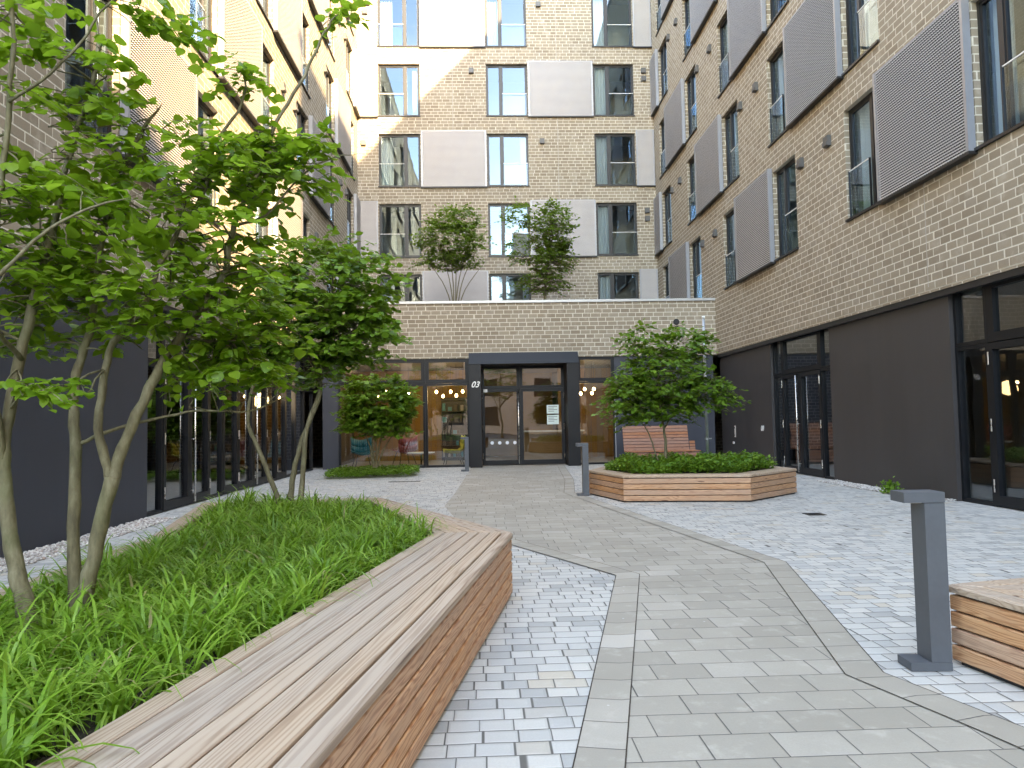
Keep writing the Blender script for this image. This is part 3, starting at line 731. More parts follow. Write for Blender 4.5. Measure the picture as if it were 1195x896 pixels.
b = MB(); b.prism([(-.9, -.3), (1.3, -.3), (1.3, .3), (-.9, .3)], 0, 1.0, 0, (1, 0)); b.build('body', M['ochre'], t); b = MB(); b.box(-.95, 1.35, -.36, .36, 1.003, 1.05); b.build('worktop', M['white'], t)
t = empty('bookcase', (-.95, 26.9, .009)); tag(t, 'tall black bookcase with objects on its shelves in the lobby', 'bookcase')
b = MB(); b.box(-.65, .65, .0, .3, 0, 2.3); b.build('back', M['books'], t)
for k in range(6):
    b = MB(); b.box(-.65, .65, -.3, -.002, .1+.42*k, .13+.42*k); b.build('shelf', M['books'], t)
for k in range(5):
    x = -.6
    while x < .5:
        w_ = rng.uniform(.05, .16); h_ = rng.uniform(.12, .3); b = MB(); b.box(x, x+w_, -.22, -.06, .131+.42*k, .131+.42*k+h_)
        b.build('book', M[rng.choice(['inner', 'teal', 'rust', 'books', 'vent', 'vent'])], t); x += w_+rng.uniform(.02, .15)
def pendant(x, y, z, lab):
    t = empty('pendant_lamp', (x, y, z)); tag(t, lab, 'lamp', 'bare pendant bulbs in the lobby')
    b = MB(); b.ball((0, 0, 0), (.042, .042, .055)); b.build('bulb', M['bulb'], t, True)
    b = MB(); b.tube([(0, 0, .055), (0, 0, .12)], .018, 8); b.build('socket', M['black'], t); b = MB(); b.tube([(0, 0, .12), (0, 0, 3.35-z)], .006, 6); b.build('cord', M['black'], t)
for i, (x, z) in enumerate(((-1.62, 2.43), (-1.42, 2.30), (-1.17, 2.46), (-.95, 2.30), (-.75, 2.45), (-3.7, 2.35), (-3.3, 2.45), (-2.6, 2.40))):
    pendant(x, 24.6+.35*((i*7) % 3), z, 'glowing bare bulb on a cord in the lobby left of the portal')
for i, (x, z) in enumerate(((3.16, 2.28), (3.32, 2.31), (3.42, 2.45), (3.62, 2.30), (3.78, 2.46))):
    pendant(x, 24.4+.3*((i*5) % 3), z, 'glowing bare bulb on a cord in the lobby right of the portal')
for x in (-1.3, -3.2, 3.5):
    l = bpy.data.lights.new('pendant_glow', 'POINT'); l.energy = 3.2; l.color = (1, .72, .40); l.shadow_soft_size = .25
    o = bpy.data.objects.new('pendant_glow', l); COL.objects.link(o); o.location = (x, 24.9, 2.25)

# ------------------------------------------------------------------ building across the street (behind the camera, seen in reflections)
ob = empty('opposite_building', (8, -32, 0)); tag(ob, 'pink rendered apartment block across the street, mirrored in the entrance glass', 'building')
FO = Facade(ob, (48, -32, 0), math.pi)
holes = []
for k in range(7):
    for j in range(11): holes.append((3+3.8*j, 4.6+3.8*j, 1.+3.1*k, 2.9+3.1*k))
mb = MB(); wall_mesh(mb, 0, 44, 0, 25.6, holes, .2); FO.put('wall', mb.mesh('wall', M['pink']), 0, 0, 0)
b = MB(); b.box(0, 44, .25, 12, 0, 25.7); FO.put('core', b.mesh('core', M['frame_up']), 0, 0, 0)
holes = [(46.5+3.8*j, 48.1+3.8*j, 1.+3.1*k, 2.9+3.1*k) for j in range(12) for k in range(3)]
mb = MB(); wall_mesh(mb, 44.05, 94, 0, 11.5, holes, .2); FO.put('side_wing_wall', mb.mesh('side_wing_wall', M['pink']), 0, 0, 0)
b = MB(); b.box(44.05, 94, .25, 12, 0, 11.6); FO.put('side_wing_core', b.mesh('side_wing_core', M['frame_up']), 0, 0, 0)

# ------------------------------------------------------------------ planters
def lerp(a, b, t): return (a[0]+(b[0]-a[0])*t, a[1]+(b[1]-a[1])*t)
def planter(name, label, outer, inner, top, slats, sides=4, mats=('deck', 'larch'), skip_top=()):
    """outer / inner counter-clockwise; slats[i] = number of deck boards along edge i"""
    t = empty(name, (sum(p[0] for p in outer)/len(outer), sum(p[1] for p in outer)/len(outer), 0)); n = len(outer)
    tag(t, label, 'planter', 'timber planters in the courtyard')
    off = Vector(t.location); L = lambda p: (p[0]-off.x, p[1]-off.y)
    deck = MB(); side = MB(); th = .042
    ov = inset(outer, -.012)
    for i in range(n):
        j = (i+1) % n; e = (Vector(outer[j])-Vector(outer[i])); ln = e.length; e.normalize(); nn = Vector((-e.y, e.x))
        k = slats[i]
        for s in range(k):
            a, b = s/k, (s+1)/k
            q = [lerp(ov[i], inner[i], a), lerp(ov[j], inner[j], a), lerp(ov[j], inner[j], b), lerp(ov[i], inner[i], b)]
            gp = .0038; q[0] = tuple(Vector(q[0])+nn*gp); q[1] = tuple(Vector(q[1])+nn*gp); q[2] = tuple(Vector(q[2])-nn*gp); q[3] = tuple(Vector(q[3])-nn*gp)
            q[0] = tuple(Vector(q[0])+e*.001); q[3] = tuple(Vector(q[3])+e*.001); q[1] = tuple(Vector(q[1])-e*.001); q[2] = tuple(Vector(q[2])-e*.001)
            deck.prism([L(p) for p in q], top-th, top+rng.uniform(-.001, .001), 0, tuple(e), .012 if s == 0 else .005)
        h = (top-th-.03)/sides
        oi = inset(outer, .028)
        for s in range(sides):
            z0 = .02+h*s+.0055; z1 = .02+h*(s+1)-.0055
            q = [outer[i], outer[j], oi[j], oi[i]]
            side_q = [L(p) for p in q]
            u0_, v0_ = rng.randrange(40)*20+5, rng.randrange(40)*20+5
            P = [(*side_q[0], z0), (*side_q[1], z0), (*side_q[1], z1), (*side_q[0], z1)]
            bv = .006; nn3 = Vector((nn.x, nn.y, 0))
            P0 = [Vector(p) for p in P]; Pi = [P0[0]+Vector((0, 0, bv)), P0[1]+Vector((0, 0, bv)), P0[2]-Vector((0, 0, bv)), P0[3]-Vector((0, 0, bv))]
            Po = [p+nn3*bv for p in P0]
            uv = [(u0_, v0_), (u0_+ln, v0_), (u0_+ln, v0_+h), (u0_, v0_+h)]
            side.quad(Pi, uv); side.quad([Po[0], Po[1], Pi[1], Pi[0]], [uv[0], uv[1], uv[1], uv[0]]); side.quad([Pi[3], Pi[2], Po[2], Po[3]], [uv[3], uv[2], uv[2], uv[3]])
            B = [(*side_q[3], z0), (*side_q[2], z0), (*side_q[2], z1), (*side_q[3], z1)]
            side.quad([Po[3], Po[2], B[2], B[3]], uv); side.quad([B[0], B[1], Po[1], Po[0]], uv)
    deck.build('deck', M[mats[0]], t); side.build('cladding', M[mats[1]], t)
    core = MB(); ci = [L(p) for p in inset(outer, .03)]; cin = [L(p) for p in inner]
    for i in range(n):
        j = (i+1) % n
        core.quad([(*ci[i], .0), (*ci[j], .0), (*ci[j], top-th-.004), (*ci[i], top-th-.004)]); core.quad([(*cin[j], .0), (*cin[i], .0), (*cin[i], top-th-.004), (*cin[j], top-th-.004)])
        core.quad([(*ci[i], top-th-.004), (*ci[j], top-th-.004), (*cin[j], top-th-.004), (*cin[i], top-th-.004)])
    core.build('inner_liner', M['black'], t)
    so = MB(); pl_ = [L(p) for p in inner]
    so.quad([(*p, top-.09) for p in pl_]); so.build('soil', M['soil'], t)
    return t
PL_O = [(-1.05, -1.2), (.2, 5.92), (-1.3, 8.95), (-3.35, 8.80), (-2.75, 6.1), (-2.75, -1.2)]
PL_I = [(-1.80, -.9), (-.43, 6.02), (-1.36, 8.62), (-3.12, 8.64), (-2.59, 6.05), (-2.59, -.9)]
planter('bench_planter', 'long timber bench planter in the left foreground filled with strappy grass', PL_O, PL_I, .505, [7, 7, 1, 1, 1, 3], 5)
HX_O = [(2.31, 12.24), (4.36, 11.90), (5.62, 13.05), (5.42, 14.72), (2.55, 15.05), (1.93, 13.72)]
HX_I = inset(HX_O, .34)
planter('bench_planter', 'hexagonal timber planter holding a small tree in front of the red bench', HX_O, HX_I, .455, [3]*6, 4, ('deck', 'larch2'))
BK_O = [(3.02, 1.6), (5.4, 1.9), (5.0, 4.55), (2.60, 4.06)]
planter('bench_planter', 'timber planter corner at the right edge behind the near bollard', BK_O, inset(BK_O, .6), .44, [5]*4, 4, ('deck', 'larch2'))

# ------------------------------------------------------------------ foliage
def leaf_template(kind_='ovate'):
    t = np.array([0, .22, .5, .78, 1.]); w = np.array([0, .34, .44, .30, 0]); z = np.array([0, .03, .03, 0., -.07])
    mid = np.stack([np.zeros(5), t, z], 1)
    l = np.stack([-w[1:4], t[1:4]-.02, z[1:4]+.07*w[1:4]/.36], 1); r = l*np.array([-1, 1, 1])
    V = np.concatenate([mid, l, r]); F = [(0, 5, 1, 1), (1, 5, 6, 2), (2, 6, 7, 3), (3, 7, 4, 4), (0, 1, 8, 8), (1, 2, 9, 8), (2, 3, 10, 9), (3, 4, 10, 10)]
    T = []
    for a, b, c, d in F:
        T.append((a, b, c)); 
        if c != d: T.append((a, c, d))
    return V, np.array(T)
LT = leaf_template()
SMALL = (np.array([(0, 0, 0), (-.36, .5, .05), (0, 1, -.05), (.36, .5, .05)], float), np.array([(0, 1, 2), (0, 2, 3)]))
def leaves_mesh(name, pos, direc, nor, size, mat, tpl=LT, rnd=None, smooth=True):
    V0, F0 = tpl; n = len(pos); k = len(V0)
    y = direc/np.linalg.norm(direc, axis=1, keepdims=True); z = nor-(nor*y).sum(1, keepdims=True)*y; z /= np.linalg.norm(z, axis=1, keepdims=True)+1e-9; x = np.cross(y, z)
    V = pos[:, None]+size[:, None, None]*(V0[None, :, 0:1]*x[:, None]+V0[None, :, 1:2]*y[:, None]+V0[None, :, 2:3]*z[:, None])
    F = (F0[None]+np.arange(n)[:, None, None]*k).reshape(-1, 3)
    if rnd is None: rnd = nrg.uniform(0, 1, n)
    return npmesh(name, V.reshape(-1, 3), F, mat, np.repeat(np.clip(rnd, 0, 1), k), smooth)
def curve_pts(pts, n=4):
    """Catmull-Rom resample"""
    P = [Vector(p) for p in pts]; out = []
    for i in range(len(P)-1):
        a, b, c, d = P[max(i-1, 0)], P[i], P[i+1], P[min(i+2, len(P)-1)]
        for k in range(n):
            t = k/n; out.append(.5*((2*b)+(c-a)*t+(2*a-5*b+4*c-d)*t*t+(3*b-a-3*c+d)*t**3))
    out.append(P[-1]); return out
def tree(name, label, loc, stems, masses, leaf, leafmat, spray=(.3, .5), nleaf=14, tpl=LT, twig=.004, group=None, seed=1, reach=1.1, droop=.15):
    """stems: [(points, r0, r1)] in world coordinates; masses: [(centre, radii, number of leafy twigs)]"""
    r = np.random.default_rng(seed); root = empty(name, loc); tag(root, label, 'tree', group); off = np.array(loc)
    wood = MB(); nodes = []
    for pts, r0_, r1_ in stems:
        c = curve_pts(pts, 5); n = len(c)
        c = [p+Vector([float(q) for q in r.normal(0, min(.0035, r0_*.15), 3)]) if 0 < i < n-1 else p for i, p in enumerate(c)]
        rad = [r0_+(r1_-r0_)*(i/(n-1))**.8 for i in range(n)]
        if r1_ < .03: rad[-1] = .0015; rad[-2] *= .55; rad[-3] *= .8
        rad = [q*(1+.06*math.sin(i*2.1)) for i, q in enumerate(rad)]
        if pts[0][2] < loc[2]+.15: rad[0] *= 1.35; rad[1] *= 1.15
        wood.tube([tuple(np.array(p)-off) for p in c], rad, 9 if r0_ > .02 else 6)
        h0 = c[0].z
        for i, p in enumerate(c):
            if i > n*.22: nodes.append((np.array(p), rad[i]))
    NP = np.array([q[0] for q in nodes]); NR = np.array([q[1] for q in nodes])
    pos = []; dr = []; nm = []; sz = []; rn = []
    for ctr, rad, cnt in masses:
        ctr = np.array(ctr); rad = np.array(rad)
        for _ in range(cnt):
            d = r.normal(0, 1, 3); d /= np.linalg.norm(d); q = ctr+rad*d*r.uniform(.25, 1)**.5
            dist = np.linalg.norm((NP-q)*np.array([1, 1, 1.35]), axis=1)+np.where(NP[:, 2] > q[2]+.15, .35, 0)
            j = int(np.argmin(dist+r.uniform(0, .15, len(dist)))); a = NP[j]
            ln = r.uniform(*spray); v = q-a; hd = v*np.array([1, 1, .35]); hd = hd/(np.linalg.norm(hd)+1e-6)+r.normal(0, .35, 3)*np.array([1, 1, .35]); hd /= np.linalg.norm(hd)
            tip = q+hd*ln*.5; st = q-hd*ln*.5
            cv = curve_pts([list(map(float, q_)) for q_ in (a, a*.45+st*.55+np.array([0, 0, .05*np.linalg.norm(st-a)]), st, (st+tip)/2+np.array([0, 0, .02]), tip-np.array([0, 0, droop*ln]))], 3)
            rt_ = min(NR[j]*.55, twig*(1+1.6*np.linalg.norm(q-a)))
            wood.tube([tuple(np.array(p)-off) for p in cv], [rt_*(1-.8*i/(len(cv)-1)) for i in range(len(cv))], 5, 0, False)
            m = max(3, int(nleaf*r.uniform(.6, 1.3))); base_r = r.uniform(.1, .9)
            side_ = np.cross(hd, (0, 0, 1)); side_ /= np.linalg.norm(side_)+1e-6
            for k in range(m):
                f = (k+.5)/m; s = 1 if k % 2 else -1
                p = st*(1-f)+tip*f+np.array([0, 0, .02*math.sin(3.1*f)-droop*ln*f*f])
                dd_ = hd*r.uniform(.3, .9)+side_*s*r.uniform(.5, 1.1)+r.normal(0, .18, 3)-np.array([0, 0, r.uniform(0, .55)])
                if k >= m-1: dd_ = hd+r.normal(0, .2, 3)
                nn = np.array([0, 0, 1.])+r.normal(0, .33, 3)+hd*.15
                pos.append(p+r.normal(0, .012, 3)); dr.append(dd_); nm.append(nn); sz.append(leaf*r.uniform(.6, 1.2)); rn.append(base_r*.55+r.uniform(0, .45))
    wood.build('trunk', M['bark'], root, True)
    me = leaves_mesh('crown', np.array(pos)-off, np.array(dr), np.array(nm), np.array(sz), M[leafmat], tpl, np.array(rn)); link('crown', me, root)
    return root
# --- big multi-stem tree in the left planter
A = [(-2.17, 3.6, .37), (-2.23, 3.62, .63), (-2.29, 3.64, .83), (-2.35, 3.66, 1.23), (-2.36, 3.69, 1.45), (-2.31, 3.71, 1.77), (-2.24, 3.73, 2.14), (-2.22, 3.75, 2.28)]
A2 = [(-2.22, 3.75, 2.28), (-2.17, 3.82, 2.74), (-2.11, 3.89, 3.14), (-2.08, 3.96, 3.46), (-2.14, 4.03, 3.79), (-2.14, 4.1, 4.13)]
Ab = [(-2.35, 3.66, 1.20), (-2.38, 3.60, 1.61), (-2.37, 3.51, 2.02), (-2.31, 3.47, 2.29), (-2.24, 3.43, 2.56), (-2.18, 3.39, 2.94), (-2.14, 3.34, 3.26), (-2.16, 3.3, 3.52)]
Ac = [(-2.18, 3.38, 2.92), (-2.02, 3.36, 3.01), (-1.87, 3.38, 3.18), (-1.77, 3.39, 3.35), (-1.65, 3.4, 3.5)]
B_ = [(-2.13, 3.88, .37), (-2.13, 3.88, .8), (-2.13, 3.88, 1.31), (-2.15, 3.89, 1.55), (-2.12, 3.89, 1.76), (-2.07, 3.89, 1.91), (-2.04, 3.89, 2.17), (-2.0, 3.9, 2.49), (-1.88, 3.9, 2.86), (-1.71, 3.9, 3.14)]
Bs = [(-2.13, 3.88, 1.31), (-1.97, 3.92, 1.39), (-1.79, 3.97, 1.44), (-1.56, 4.01, 1.49), (-1.3, 4.06, 1.48), (-1.12, 4.1, 1.56)]
C_ = [(-2.04, 3.76, .38), (-1.98, 3.78, .75), (-1.9, 3.8, 1.15)]
C1 = [(-1.9, 3.8, 1.13), (-1.98, 3.83, 1.35), (-1.99, 3.86, 1.61), (-1.95, 3.89, 1.85), (-1.81, 3.92, 2.05), (-1.72, 3.95, 2.32), (-1.63, 3.98, 2.5), (-1.52, 4.01, 2.71), (-1.48, 4.04, 2.96), (-1.34, 4.07, 3.22), (-1.34, 4.1, 3.43)]
C2 = [(-1.9, 3.8, 1.13), (-1.86, 3.85, 1.34), (-1.74, 3.91, 1.67), (-1.63, 3.96, 1.89), (-1.42, 4.02, 2.22), (-1.42, 4.07, 2.34), (-1.4, 4.13, 2.54), (-1.31, 4.18, 2.81), (-1.2, 4.24, 3.17), (-1.04, 4.29, 3.49), (-.94, 4.35, 3.78), (-.85, 4.4, 3.95)]
C2b = [(-1.39, 4.1, 2.53), (-1.24, 4.18, 2.61), (-1.06, 4.25, 2.86), (-.9, 4.32, 2.99), (-.74, 4.4, 3.05)]
C2c = [(-1.6, 3.96, 1.89), (-1.43, 4.03, 1.86), (-1.24, 4.17, 1.97), (-1.08, 4.3, 1.93)]
D_ = [(-2.09, 3.2, 2.07), (-1.95, 3.27, 2.27), (-1.78, 3.33, 2.4), (-1.64, 3.4, 2.47)]
D0 = [(-2.30, 3.70, 1.75), (-2.25, 3.4, 1.9), (-2.09, 3.2, 2.07)]
tree('multistem_tree', 'nearest multi-stemmed tree with big rounded leaves, in the front left planter', (-2.1, 3.75, .40),
     [(A, .046, .020), (A2, .020, .006), (Ab, .026, .008), (Ac, .009, .004), (B_, .036, .010), (Bs, .013, .004), (C_, .038, .036), (C1, .026, .006), (C2, .033, .005), (C2b, .010, .003), (C2c, .010, .003), (D0, .014, .010), (D_, .010, .004)],
     [((-1.80, 3.95, 2.28), (.80, .55, .50), 158), ((-2.25, 3.65, 2.42), (.42, .4, .34), 66), ((-1.13, 4.3, 2.92), (.40, .25, .22), 56), ((-1.45, 4.1, 1.70), (.36, .3, .13), 40),
      ((-2.02, 3.4, 1.58), (.20, .15, .06), 8), ((-2.12, 3.6, 3.2), (.34, .4, .30), 34), ((-1.62, 3.55, 3.40), (.18, .2, .12), 8), ((-.85, 4.38, 3.80), (.10, .1, .15), 5), ((-1.4, 4.1, 2.02), (.42, .4, .22), 50),
      ((-1.32, 4.1, 3.35), (.12, .15, .16), 6), ((-1.66, 3.9, 2.80), (.54, .4, .26), 56), ((-2.5, 3.9, 1.95), (.3, .4, .2), 30)],
     .070, 'leaf', (.22, .44), 14, seed=5)
# --- second tree in the same planter
tree('multistem_tree', 'second multi-stemmed tree with dense dark crown, at the far end of the left planter', (-2.15, 8.2, .40),
     [([(-2.28, 8.3, .38), (-2.33, 8.27, .6), (-2.54, 8.23, 1.18), (-2.63, 8.2, 1.47), (-2.52, 8.17, 2.03), (-2.23, 8.13, 2.6), (-2.12, 8.1, 3.07)], .036, .008),
      ([(-2.14, 8.2, .38), (-2.16, 8.2, .7), (-2.06, 8.2, 1.17), (-1.85, 8.2, 1.69), (-1.82, 8.2, 2.12), (-1.72, 8.2, 2.7), (-1.67, 8.2, 3.29)], .040, .008),
      ([(-2.02, 8.1, .38), (-2.02, 8.14, .79), (-1.98, 8.18, 1.36), (-1.85, 8.22, 1.84), (-2.02, 8.26, 2.33), (-2.08, 8.3, 2.92)], .038, .008),
      ([(-1.82, 8.2, 2.1), (-1.5, 8.1, 2.4), (-1.15, 8.0, 2.6)], .014, .004), ([(-2.4, 8.15, 2.2), (-2.7, 8.3, 2.5), (-2.9, 8.4, 2.7)], .012, .004)],
     [((-1.75, 8.2, 2.95), (.80, .75, .60), 230), ((-1.45, 8.1, 2.45), (.56, .6, .46), 150), ((-2.35, 8.2, 2.55), (.65, .6, .5), 130), ((-2.0, 8.2, 2.05), (.5, .5, .25), 60)],
     .085, 'leaf2', (.28, .5), 14, seed=9)
def fan(base, tips, n=3, lean=.25):
    out = []
    for tx, ty, tz in tips:
        b = (base[0]+rng.uniform(-.05, .05), base[1]+rng.uniform(-.05, .05), base[2])
        m = (base[0]+(tx-base[0])*.3, base[1]+(ty-base[1])*.3, base[2]+(tz-base[2])*.5)
        out.append([b, m, (tx, ty, tz)])
    return out
b3 = (-2.95, 19.7, .02)
tree('small_tree', 'small round-crowned tree in the low bed before the lobby glazing', b3,
     [(s, .035, .01) for s in fan(b3, [(-3.6, 19.6, 1.9), (-2.9, 19.9, 2.4), (-2.4, 19.6, 2.1), (-2.0, 19.5, 1.6), (-3.2, 19.4, 2.2)])],
     [((-2.88, 19.7, 1.95), (1.1, .9, .78), 430), ((-2.9, 19.7, 1.35), (1.0, .8, .3), 140)], .15, 'leaf2', (.35, .55), 13, SMALL, .006, seed=3)
b4 = (3.29, 13.3, .36)
tree('small_tree', 'spreading small tree growing in the hexagonal planter', b4,
     [([b4, (3.31, 13.3, .9), (3.27, 13.3, 1.35), (3.2, 13.3, 2.0), (3.3, 13.3, 2.6)], .036, .012),
      ([(3.24, 13.28, .36), (3.10, 13.25, .8), (2.95, 13.2, 1.2), (2.6, 13.1, 1.7), (2.35, 13.0, 2.1)], .018, .006),
      ([(3.28, 13.3, 1.2), (3.6, 13.3, 1.6), (4.1, 13.2, 1.9), (4.5, 13.2, 2.05)], .018, .005), ([(3.27, 13.3, 1.4), (3.6, 13.5, 2.1), (3.75, 13.5, 2.8)], .018, .006),
      ([(3.2, 13.3, 1.7), (2.8, 13.4, 2.3), (2.85, 13.4, 3.0)], .016, .005)],
     [((3.3, 13.3, 2.05), (.95, .8, .55), 270), ((2.65, 13.15, 1.75), (.56, .5, .48), 130), ((4.05, 13.25, 1.85), (.60, .5, .33), 100), ((3.72, 13.4, 2.75), (.48, .45, .40), 100), ((2.92, 13.3, 2.75), (.36, .3, .45), 56), ((3.4, 13.2, 1.55), (.8, .5, .22), 60)],
     .11, 'leaf2', (.28, .48), 12, SMALL, .005, seed=4)
b5 = (-.98, 25.2, 4.9)
tree('terrace_tree', 'airy many-stemmed tree on the left of the entrance roof terrace', b5,
     [(s, .028, .008) for s in fan(b5, [(-2.0, 25.2, 7.2), (-1.6, 25.3, 7.9), (-1.2, 25.0, 8.2), (-.8, 25.2, 8.4), (-.4, 25.3, 8.0), (-.1, 25.1, 7.6), (.2, 25.2, 7.1)])],
     [((-1.0, 25.2, 7.75), (1.3, 1., .80), 360), ((-.95, 25.2, 8.5), (1.0, .7, .5), 120), ((-1.2, 25.2, 7.0), (1.2, .8, .25), 90)], .12, 'leaf3', (.35, .6), 11, SMALL, .007, 'trees on the roof terrace', seed=6)
b6 = (2.15, 25.2, 4.9)
tree('terrace_tree', 'taller leaning tree on the right of the entrance roof terrace', b6,
     [([b6, (2.2, 25.2, 6.2), (2.35, 25.2, 7.4), (2.5, 25.2, 8.6)], .07, .015), ([(2.2, 25.2, 6.4), (1.6, 25.1, 7.0), (1.0, 25., 7.6)], .025, .008), ([(2.25, 25.2, 6.8), (1.7, 25.1, 7.9), (1.3, 25., 8.9)], .02, .006), ([(2.3, 25.2, 6.8), (2.9, 25.2, 7.4), (3.1, 25.2, 7.7)], .02, .006)],
     [((2.5, 25.2, 8.1), (.75, .8, 1.0), 290), ((2.45, 25.2, 7.0), (.85, .7, .55), 170), ((1.35, 25.1, 8.6), (.65, .5, .45), 60), ((1.4, 25.1, 7.4), (.6, .5, .6), 44), ((2.1, 25.2, 6.2), (.95, .6, .4), 100)], .12, 'leaf3', (.35, .6), 11, SMALL, .007, 'trees on the roof terrace', seed=8)

for x_, y_, lab_ in ((1.3, -12., 'street tree behind the viewer, mirrored in the left entrance door'), (-4.5, -14., 'wide street tree behind the viewer, mirrored in the lobby glass')):
    b_ = (x_, y_, 0.)
    tree('street_tree', lab_, b_, [([b_, (x_+.05, y_, 1.5), (x_, y_+.05, 3.5), (x_+.1, y_, 6.5)], .12, .03), ([(x_, y_, 2.2), (x_-.9, y_, 3.6), (x_-1.6, y_, 5.)], .05, .012), ([(x_, y_, 2.4), (x_+.9, y_, 3.8), (x_+1.6, y_+.2, 5.2)], .05, .012)],
         [((x_, y_, 4.8), (2.0, 1.6, 1.9), 210)], .17, 'leaf2', (.5, .9), 11, SMALL, .01, 'street trees behind the viewer', seed=int(20+x_))

# --- strappy grass
def in_poly(x, y, poly):
    c = False; n = len(poly)
    for i in range(n):
        (x1, y1), (x2, y2) = poly[i], poly[i-1]
        if (y1 > y) != (y2 > y) and x < (x2-x1)*(y-y1)/(y2-y1)+x1: c = not c
    return c
def grass():
    r = np.random.default_rng(2); pts = []
    stems = [(-2.17, 3.6), (-2.13, 3.88), (-2.04, 3.76)]
    tries = 0
    while len(pts) < 250 and tries < 20000:
        tries += 1; y = r.uniform(1.2, 8.65); x = r.uniform(-3.2, -.3)
        if not in_poly(x, y, inset(PL_I, .09)): continue
        md = .165 if y < 5.5 else .175
        if any((x-a)**2+(y-b)**2 < md*md for a, b in pts): continue
        if any((x-a)**2+(y-b)**2 < .13**2 for a, b in stems): continue
        if (x+2.0)**2+(y-3.55)**2 < .16 and r.uniform() < .75: continue
        pts.append((x, y))
    V = []; F = []; Rn = []; base = 0; seg = 6
    for cx, cy in pts:
        nb = int(r.integers(48, 84)); L0 = r.uniform(.25, .44); tone = r.uniform(.0, .50)
        az = r.uniform(0, 2*math.pi, nb); L = L0*r.uniform(.55, 1.15, nb); el = np.radians(r.uniform(42, 88, nb)); drp = r.uniform(1.5, 3.3, nb); w = r.uniform(.0048, .0098, nb)
        bx = cx+r.normal(0, .035, nb); by = cy+r.normal(0, .035, nb)
        x = bx.copy(); y = by.copy(); z = np.full(nb, .40); ang = el.copy(); rows = []
        twist = r.normal(0, .5, nb)
        for s in range(seg+1):
            f = s/seg; ww = w*(1-f**2.2)+.0006; px, py = -np.sin(az+twist*f), np.cos(az+twist*f)
            rows.append(np.stack([np.stack([x-px*ww, y-py*ww, z], 1), np.stack([x+px*ww, y+py*ww, z], 1)], 1))
            st = L/seg; x = x+np.cos(ang)*np.cos(az)*st; y = y+np.cos(ang)*np.sin(az)*st; z = np.maximum(z+np.sin(ang)*st, .425); ang = ang-drp*(.35+f)/seg*1.25
        A_ = np.stack(rows, 1).reshape(nb, -1, 3); V.append(A_.reshape(-1, 3))
        k = 2*(seg+1); i0 = base+np.arange(nb)[:, None]*k+np.arange(seg)[None]*2
        F.append(np.stack([i0, i0+1, i0+3, i0+2], -1).reshape(-1, 4)); base += nb*k
        Rn.append(np.repeat(np.where(r.uniform(0, 1, nb) < .018, 1., np.clip(tone+r.uniform(0, .45, nb), 0, .92)), k))
    o = link('ornamental_grass', npmesh('ornamental_grass', np.concatenate(V), np.concatenate(F), M['blade'], np.concatenate(Rn), True)); kind(o, 'stuff')
grass()
def cover(name, poly, z, hgt, n, leaf, seed):
    r = np.random.default_rng(seed); xs = [p[0] for p in poly]; ys = [p[1] for p in poly]
    pos = []; dr = []; nm = []
    bumps = [(r.uniform(min(xs), max(xs)), r.uniform(min(ys), max(ys)), r.uniform(.6, 1)) for _ in range(60)]
    while len(pos) < n:
        x = r.uniform(min(xs), max(xs)); y = r.uniform(min(ys), max(ys))
        if not in_poly(x, y, poly): continue
        h = max(b[2]*math.exp(-((x-b[0])**2+(y-b[1])**2)/.06) for b in bumps)
        zt = hgt*(.45+.55*h)
        pos.append((x, y, z+zt*r.uniform(.15, 1)**.6)); a = r.uniform(0, 6.28); dr.append((math.cos(a), math.sin(a), r.uniform(-.2, .9))); nm.append((r.normal(0, .5), r.normal(0, .5), 1))
    o = link(name, leaves_mesh(name, np.array(pos), np.array(dr), np.array(nm), leaf*r.uniform(.6, 1.3, n), M['cover'], SMALL, r.uniform(0, 1, n), False)); kind(o, 'stuff')
cover('ground_cover', inset(HX_I, -.05), .36, .40, 13000, .066, 3)
cover('ground_cover', [(-4.0, 18.75), (-1.95, 18.95), (-1.75, 19.6), (-2.0, 21.0), (-4.1, 20.8), (-4.25, 19.4)], .0, .25, 8000, .06, 4)
t = tag(empty('weed', (7.12, 12.65, 0)), 'small green weed growing from the pebble strip along the right wall', 'plant')
n = 170; r_ = np.random.default_rng(5); a = r_.uniform(0, 6.28, n)
me = leaves_mesh('leaves', np.stack([r_.normal(0, .07, n), r_.normal(0, .07, n), np.abs(r_.normal(.06, .07, n))], 1), np.stack([np.cos(a), np.sin(a), r_.uniform(.2, 1.6, n)], 1), np.stack([r_.normal(0, .5, n), r_.normal(0, .5, n), np.ones(n)], 1), r_.uniform(.04, .1, n), M['cover'], SMALL)
link('leaves', me, t)

# ------------------------------------------------------------------ bollard lights
def bollard():
    t = empty('bollard_light', (0, 0, 0))
    b = MB(); b.box(-.055, .055, -.075, .075, .046, .905); b.build('post', M['bollard'], t, bevel=.004)
    b = MB(); b.box(-.165, .056, -.077, .077, .908, .965); b.build('lamp_head', M['bollard'], t, bevel=.004)
    b = MB(); b.box(-.15, -.062, -.06, .06, .9045, .9075); b.build('lens', M['white'], t)
    b = MB(); b.box(-.165, .056, -.077, .077, 0, .045); b.build('foot_plate', M['bollard'], t, bevel=.004)
    return t
t = bollard(); t.location = (2.465, 4.01, .004); t.rotation_euler.z = R(-4)
tag(t, 'nearest grey bollard light, beside the timber planter at the right edge', 'bollard', 'bollard lights along the walkway')
for x, y, lab in ((1.84, 13.46, 'grey bollard light at the left corner of the hexagonal planter'), (-.53, 20.75, 'farthest grey bollard light, beside the left jamb of the portal')):
    c = copy_tree(t); c.location = (x, y, .009); c.rotation_euler.z = 0; c['label'] = lab

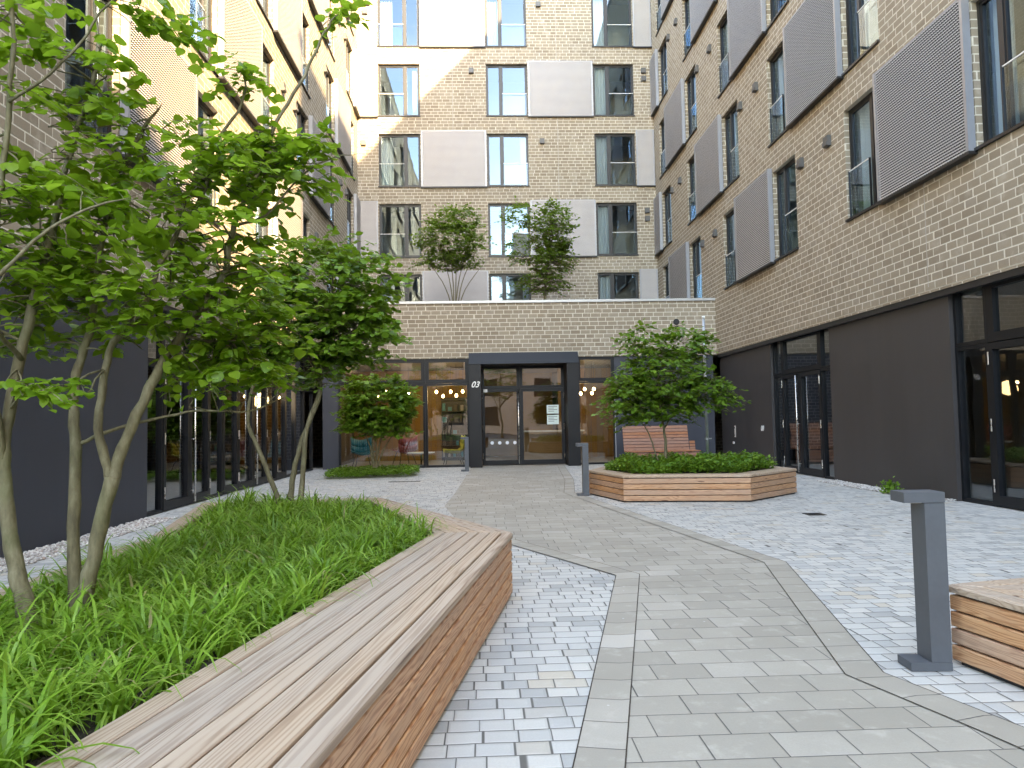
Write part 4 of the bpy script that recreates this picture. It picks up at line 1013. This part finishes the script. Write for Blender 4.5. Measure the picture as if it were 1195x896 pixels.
# ------------------------------------------------------------------ red slatted bench behind the hexagonal planter
t = empty('slatted_bench', (5.1, 21.3, 0)); tag(t, 'red-brown slatted bench with high backrest against the dark wall', 'bench')
def slat(p0, p1, hw, th, nrm, name, parent):
    b = MB(); p0, p1 = Vector(p0), Vector(p1); e = (p1-p0).normalized(); nrm = Vector(nrm).normalized(); s = e.cross(nrm)
    ln = (p1-p0).length; o0 = rng.randrange(40)*20+4, rng.randrange(40)*20+4
    c = [p0-s*hw-nrm*th, p1-s*hw-nrm*th, p1+s*hw-nrm*th, p0+s*hw-nrm*th, p0-s*hw+nrm*th, p1-s*hw+nrm*th, p1+s*hw+nrm*th, p0+s*hw+nrm*th]
    for q in ((0, 3, 2, 1), (4, 5, 6, 7), (0, 1, 5, 4), (1, 2, 6, 5), (2, 3, 7, 6), (3, 0, 4, 7)):
        b.quad([c[i] for i in q], [(o0[0]+(ln if i in (1, 2, 5, 6) else 0), o0[1]+(2*hw if i in (2, 3, 6, 7) else 0)+(.03 if i > 3 else 0)) for i in q])
    return b.build(name, M['redwood'], parent)
for k in range(8):
    z = .50+.092*k; y = .18+.024*k; slat((-1.0, y, z), (.95, y, z), .040, .014, (0, -.97, .26), 'back_slat', t)
for k in range(6): slat((-1.0, .13-.098*k, .45), (1.13, .13-.098*k, .45), .042, .014, (0, 0, 1), 'seat_slat', t)
for k in range(4): slat((-1.0, -.43, .10+.09*k), (1.13, -.43, .10+.09*k), .040, .012, (0, -1, 0), 'front_slat', t)
for k in range(3): slat((.97, .17+.02*k, .50+.092*k), (1.13, .17+.02*k, .50+.092*k), .040, .014, (0, -.97, .26), 'back_slat', t)
for x in (-.9, 0, .9):
    b = MB(); b.box(x-.03, x+.03, -.40, .15, .0, .43); b.box(x-.03, x+.03, .205, .25, 0, .60); b.build('leg', M['black'], t)

# ------------------------------------------------------------------ pole, drains
t = empty('marker_pole', (4.24, 13.8, .36)); tag(t, 'slim galvanised steel pole standing in the hexagonal planter', 'pole')
b = MB(); b.tube([(0, 0, 0), (0, 0, 2.95)], .027, 12); b.build('shaft', M['galv'], t, True)
b = MB(); b.tube([(0, 0, 2.952), (0, 0, 3.0)], .031, 12); b.build('cap', M['white'], t, True)
b = MB(); b.tube([(0, 0, .62), (0, 0, .66)], .036, 12); b.tube([(.03, 0, .64), (.09, 0, .64)], .012, 8); b.tube([(0, 0, 1.3), (0, 0, 1.34)], .034, 12); b.build('clamp', M['galv'], t)
for x, y, w_, l_, lab in ((4.66, 10.26, .13, .12, 'small rusty drain cover in the pale paving before the hexagonal planter'), (-1.95, 17.6, .38, .07, 'narrow dark drain slot in the paving before the low bed')):
    t = empty('drain_cover', (x, y, .001)); tag(t, lab, 'drain cover')
    b = MB(); b.box(-w_, w_*.0+w_, -l_, l_, 0, .006); b.build('rim', M['rust'], t)
    b = MB()
    for k in range(7): b.box(-w_*.85+w_*.26*k-.012, -w_*.85+w_*.26*k+.012, -l_*.8, l_*.8, .0065, .009)
    b.build('grate', M['black'], t)
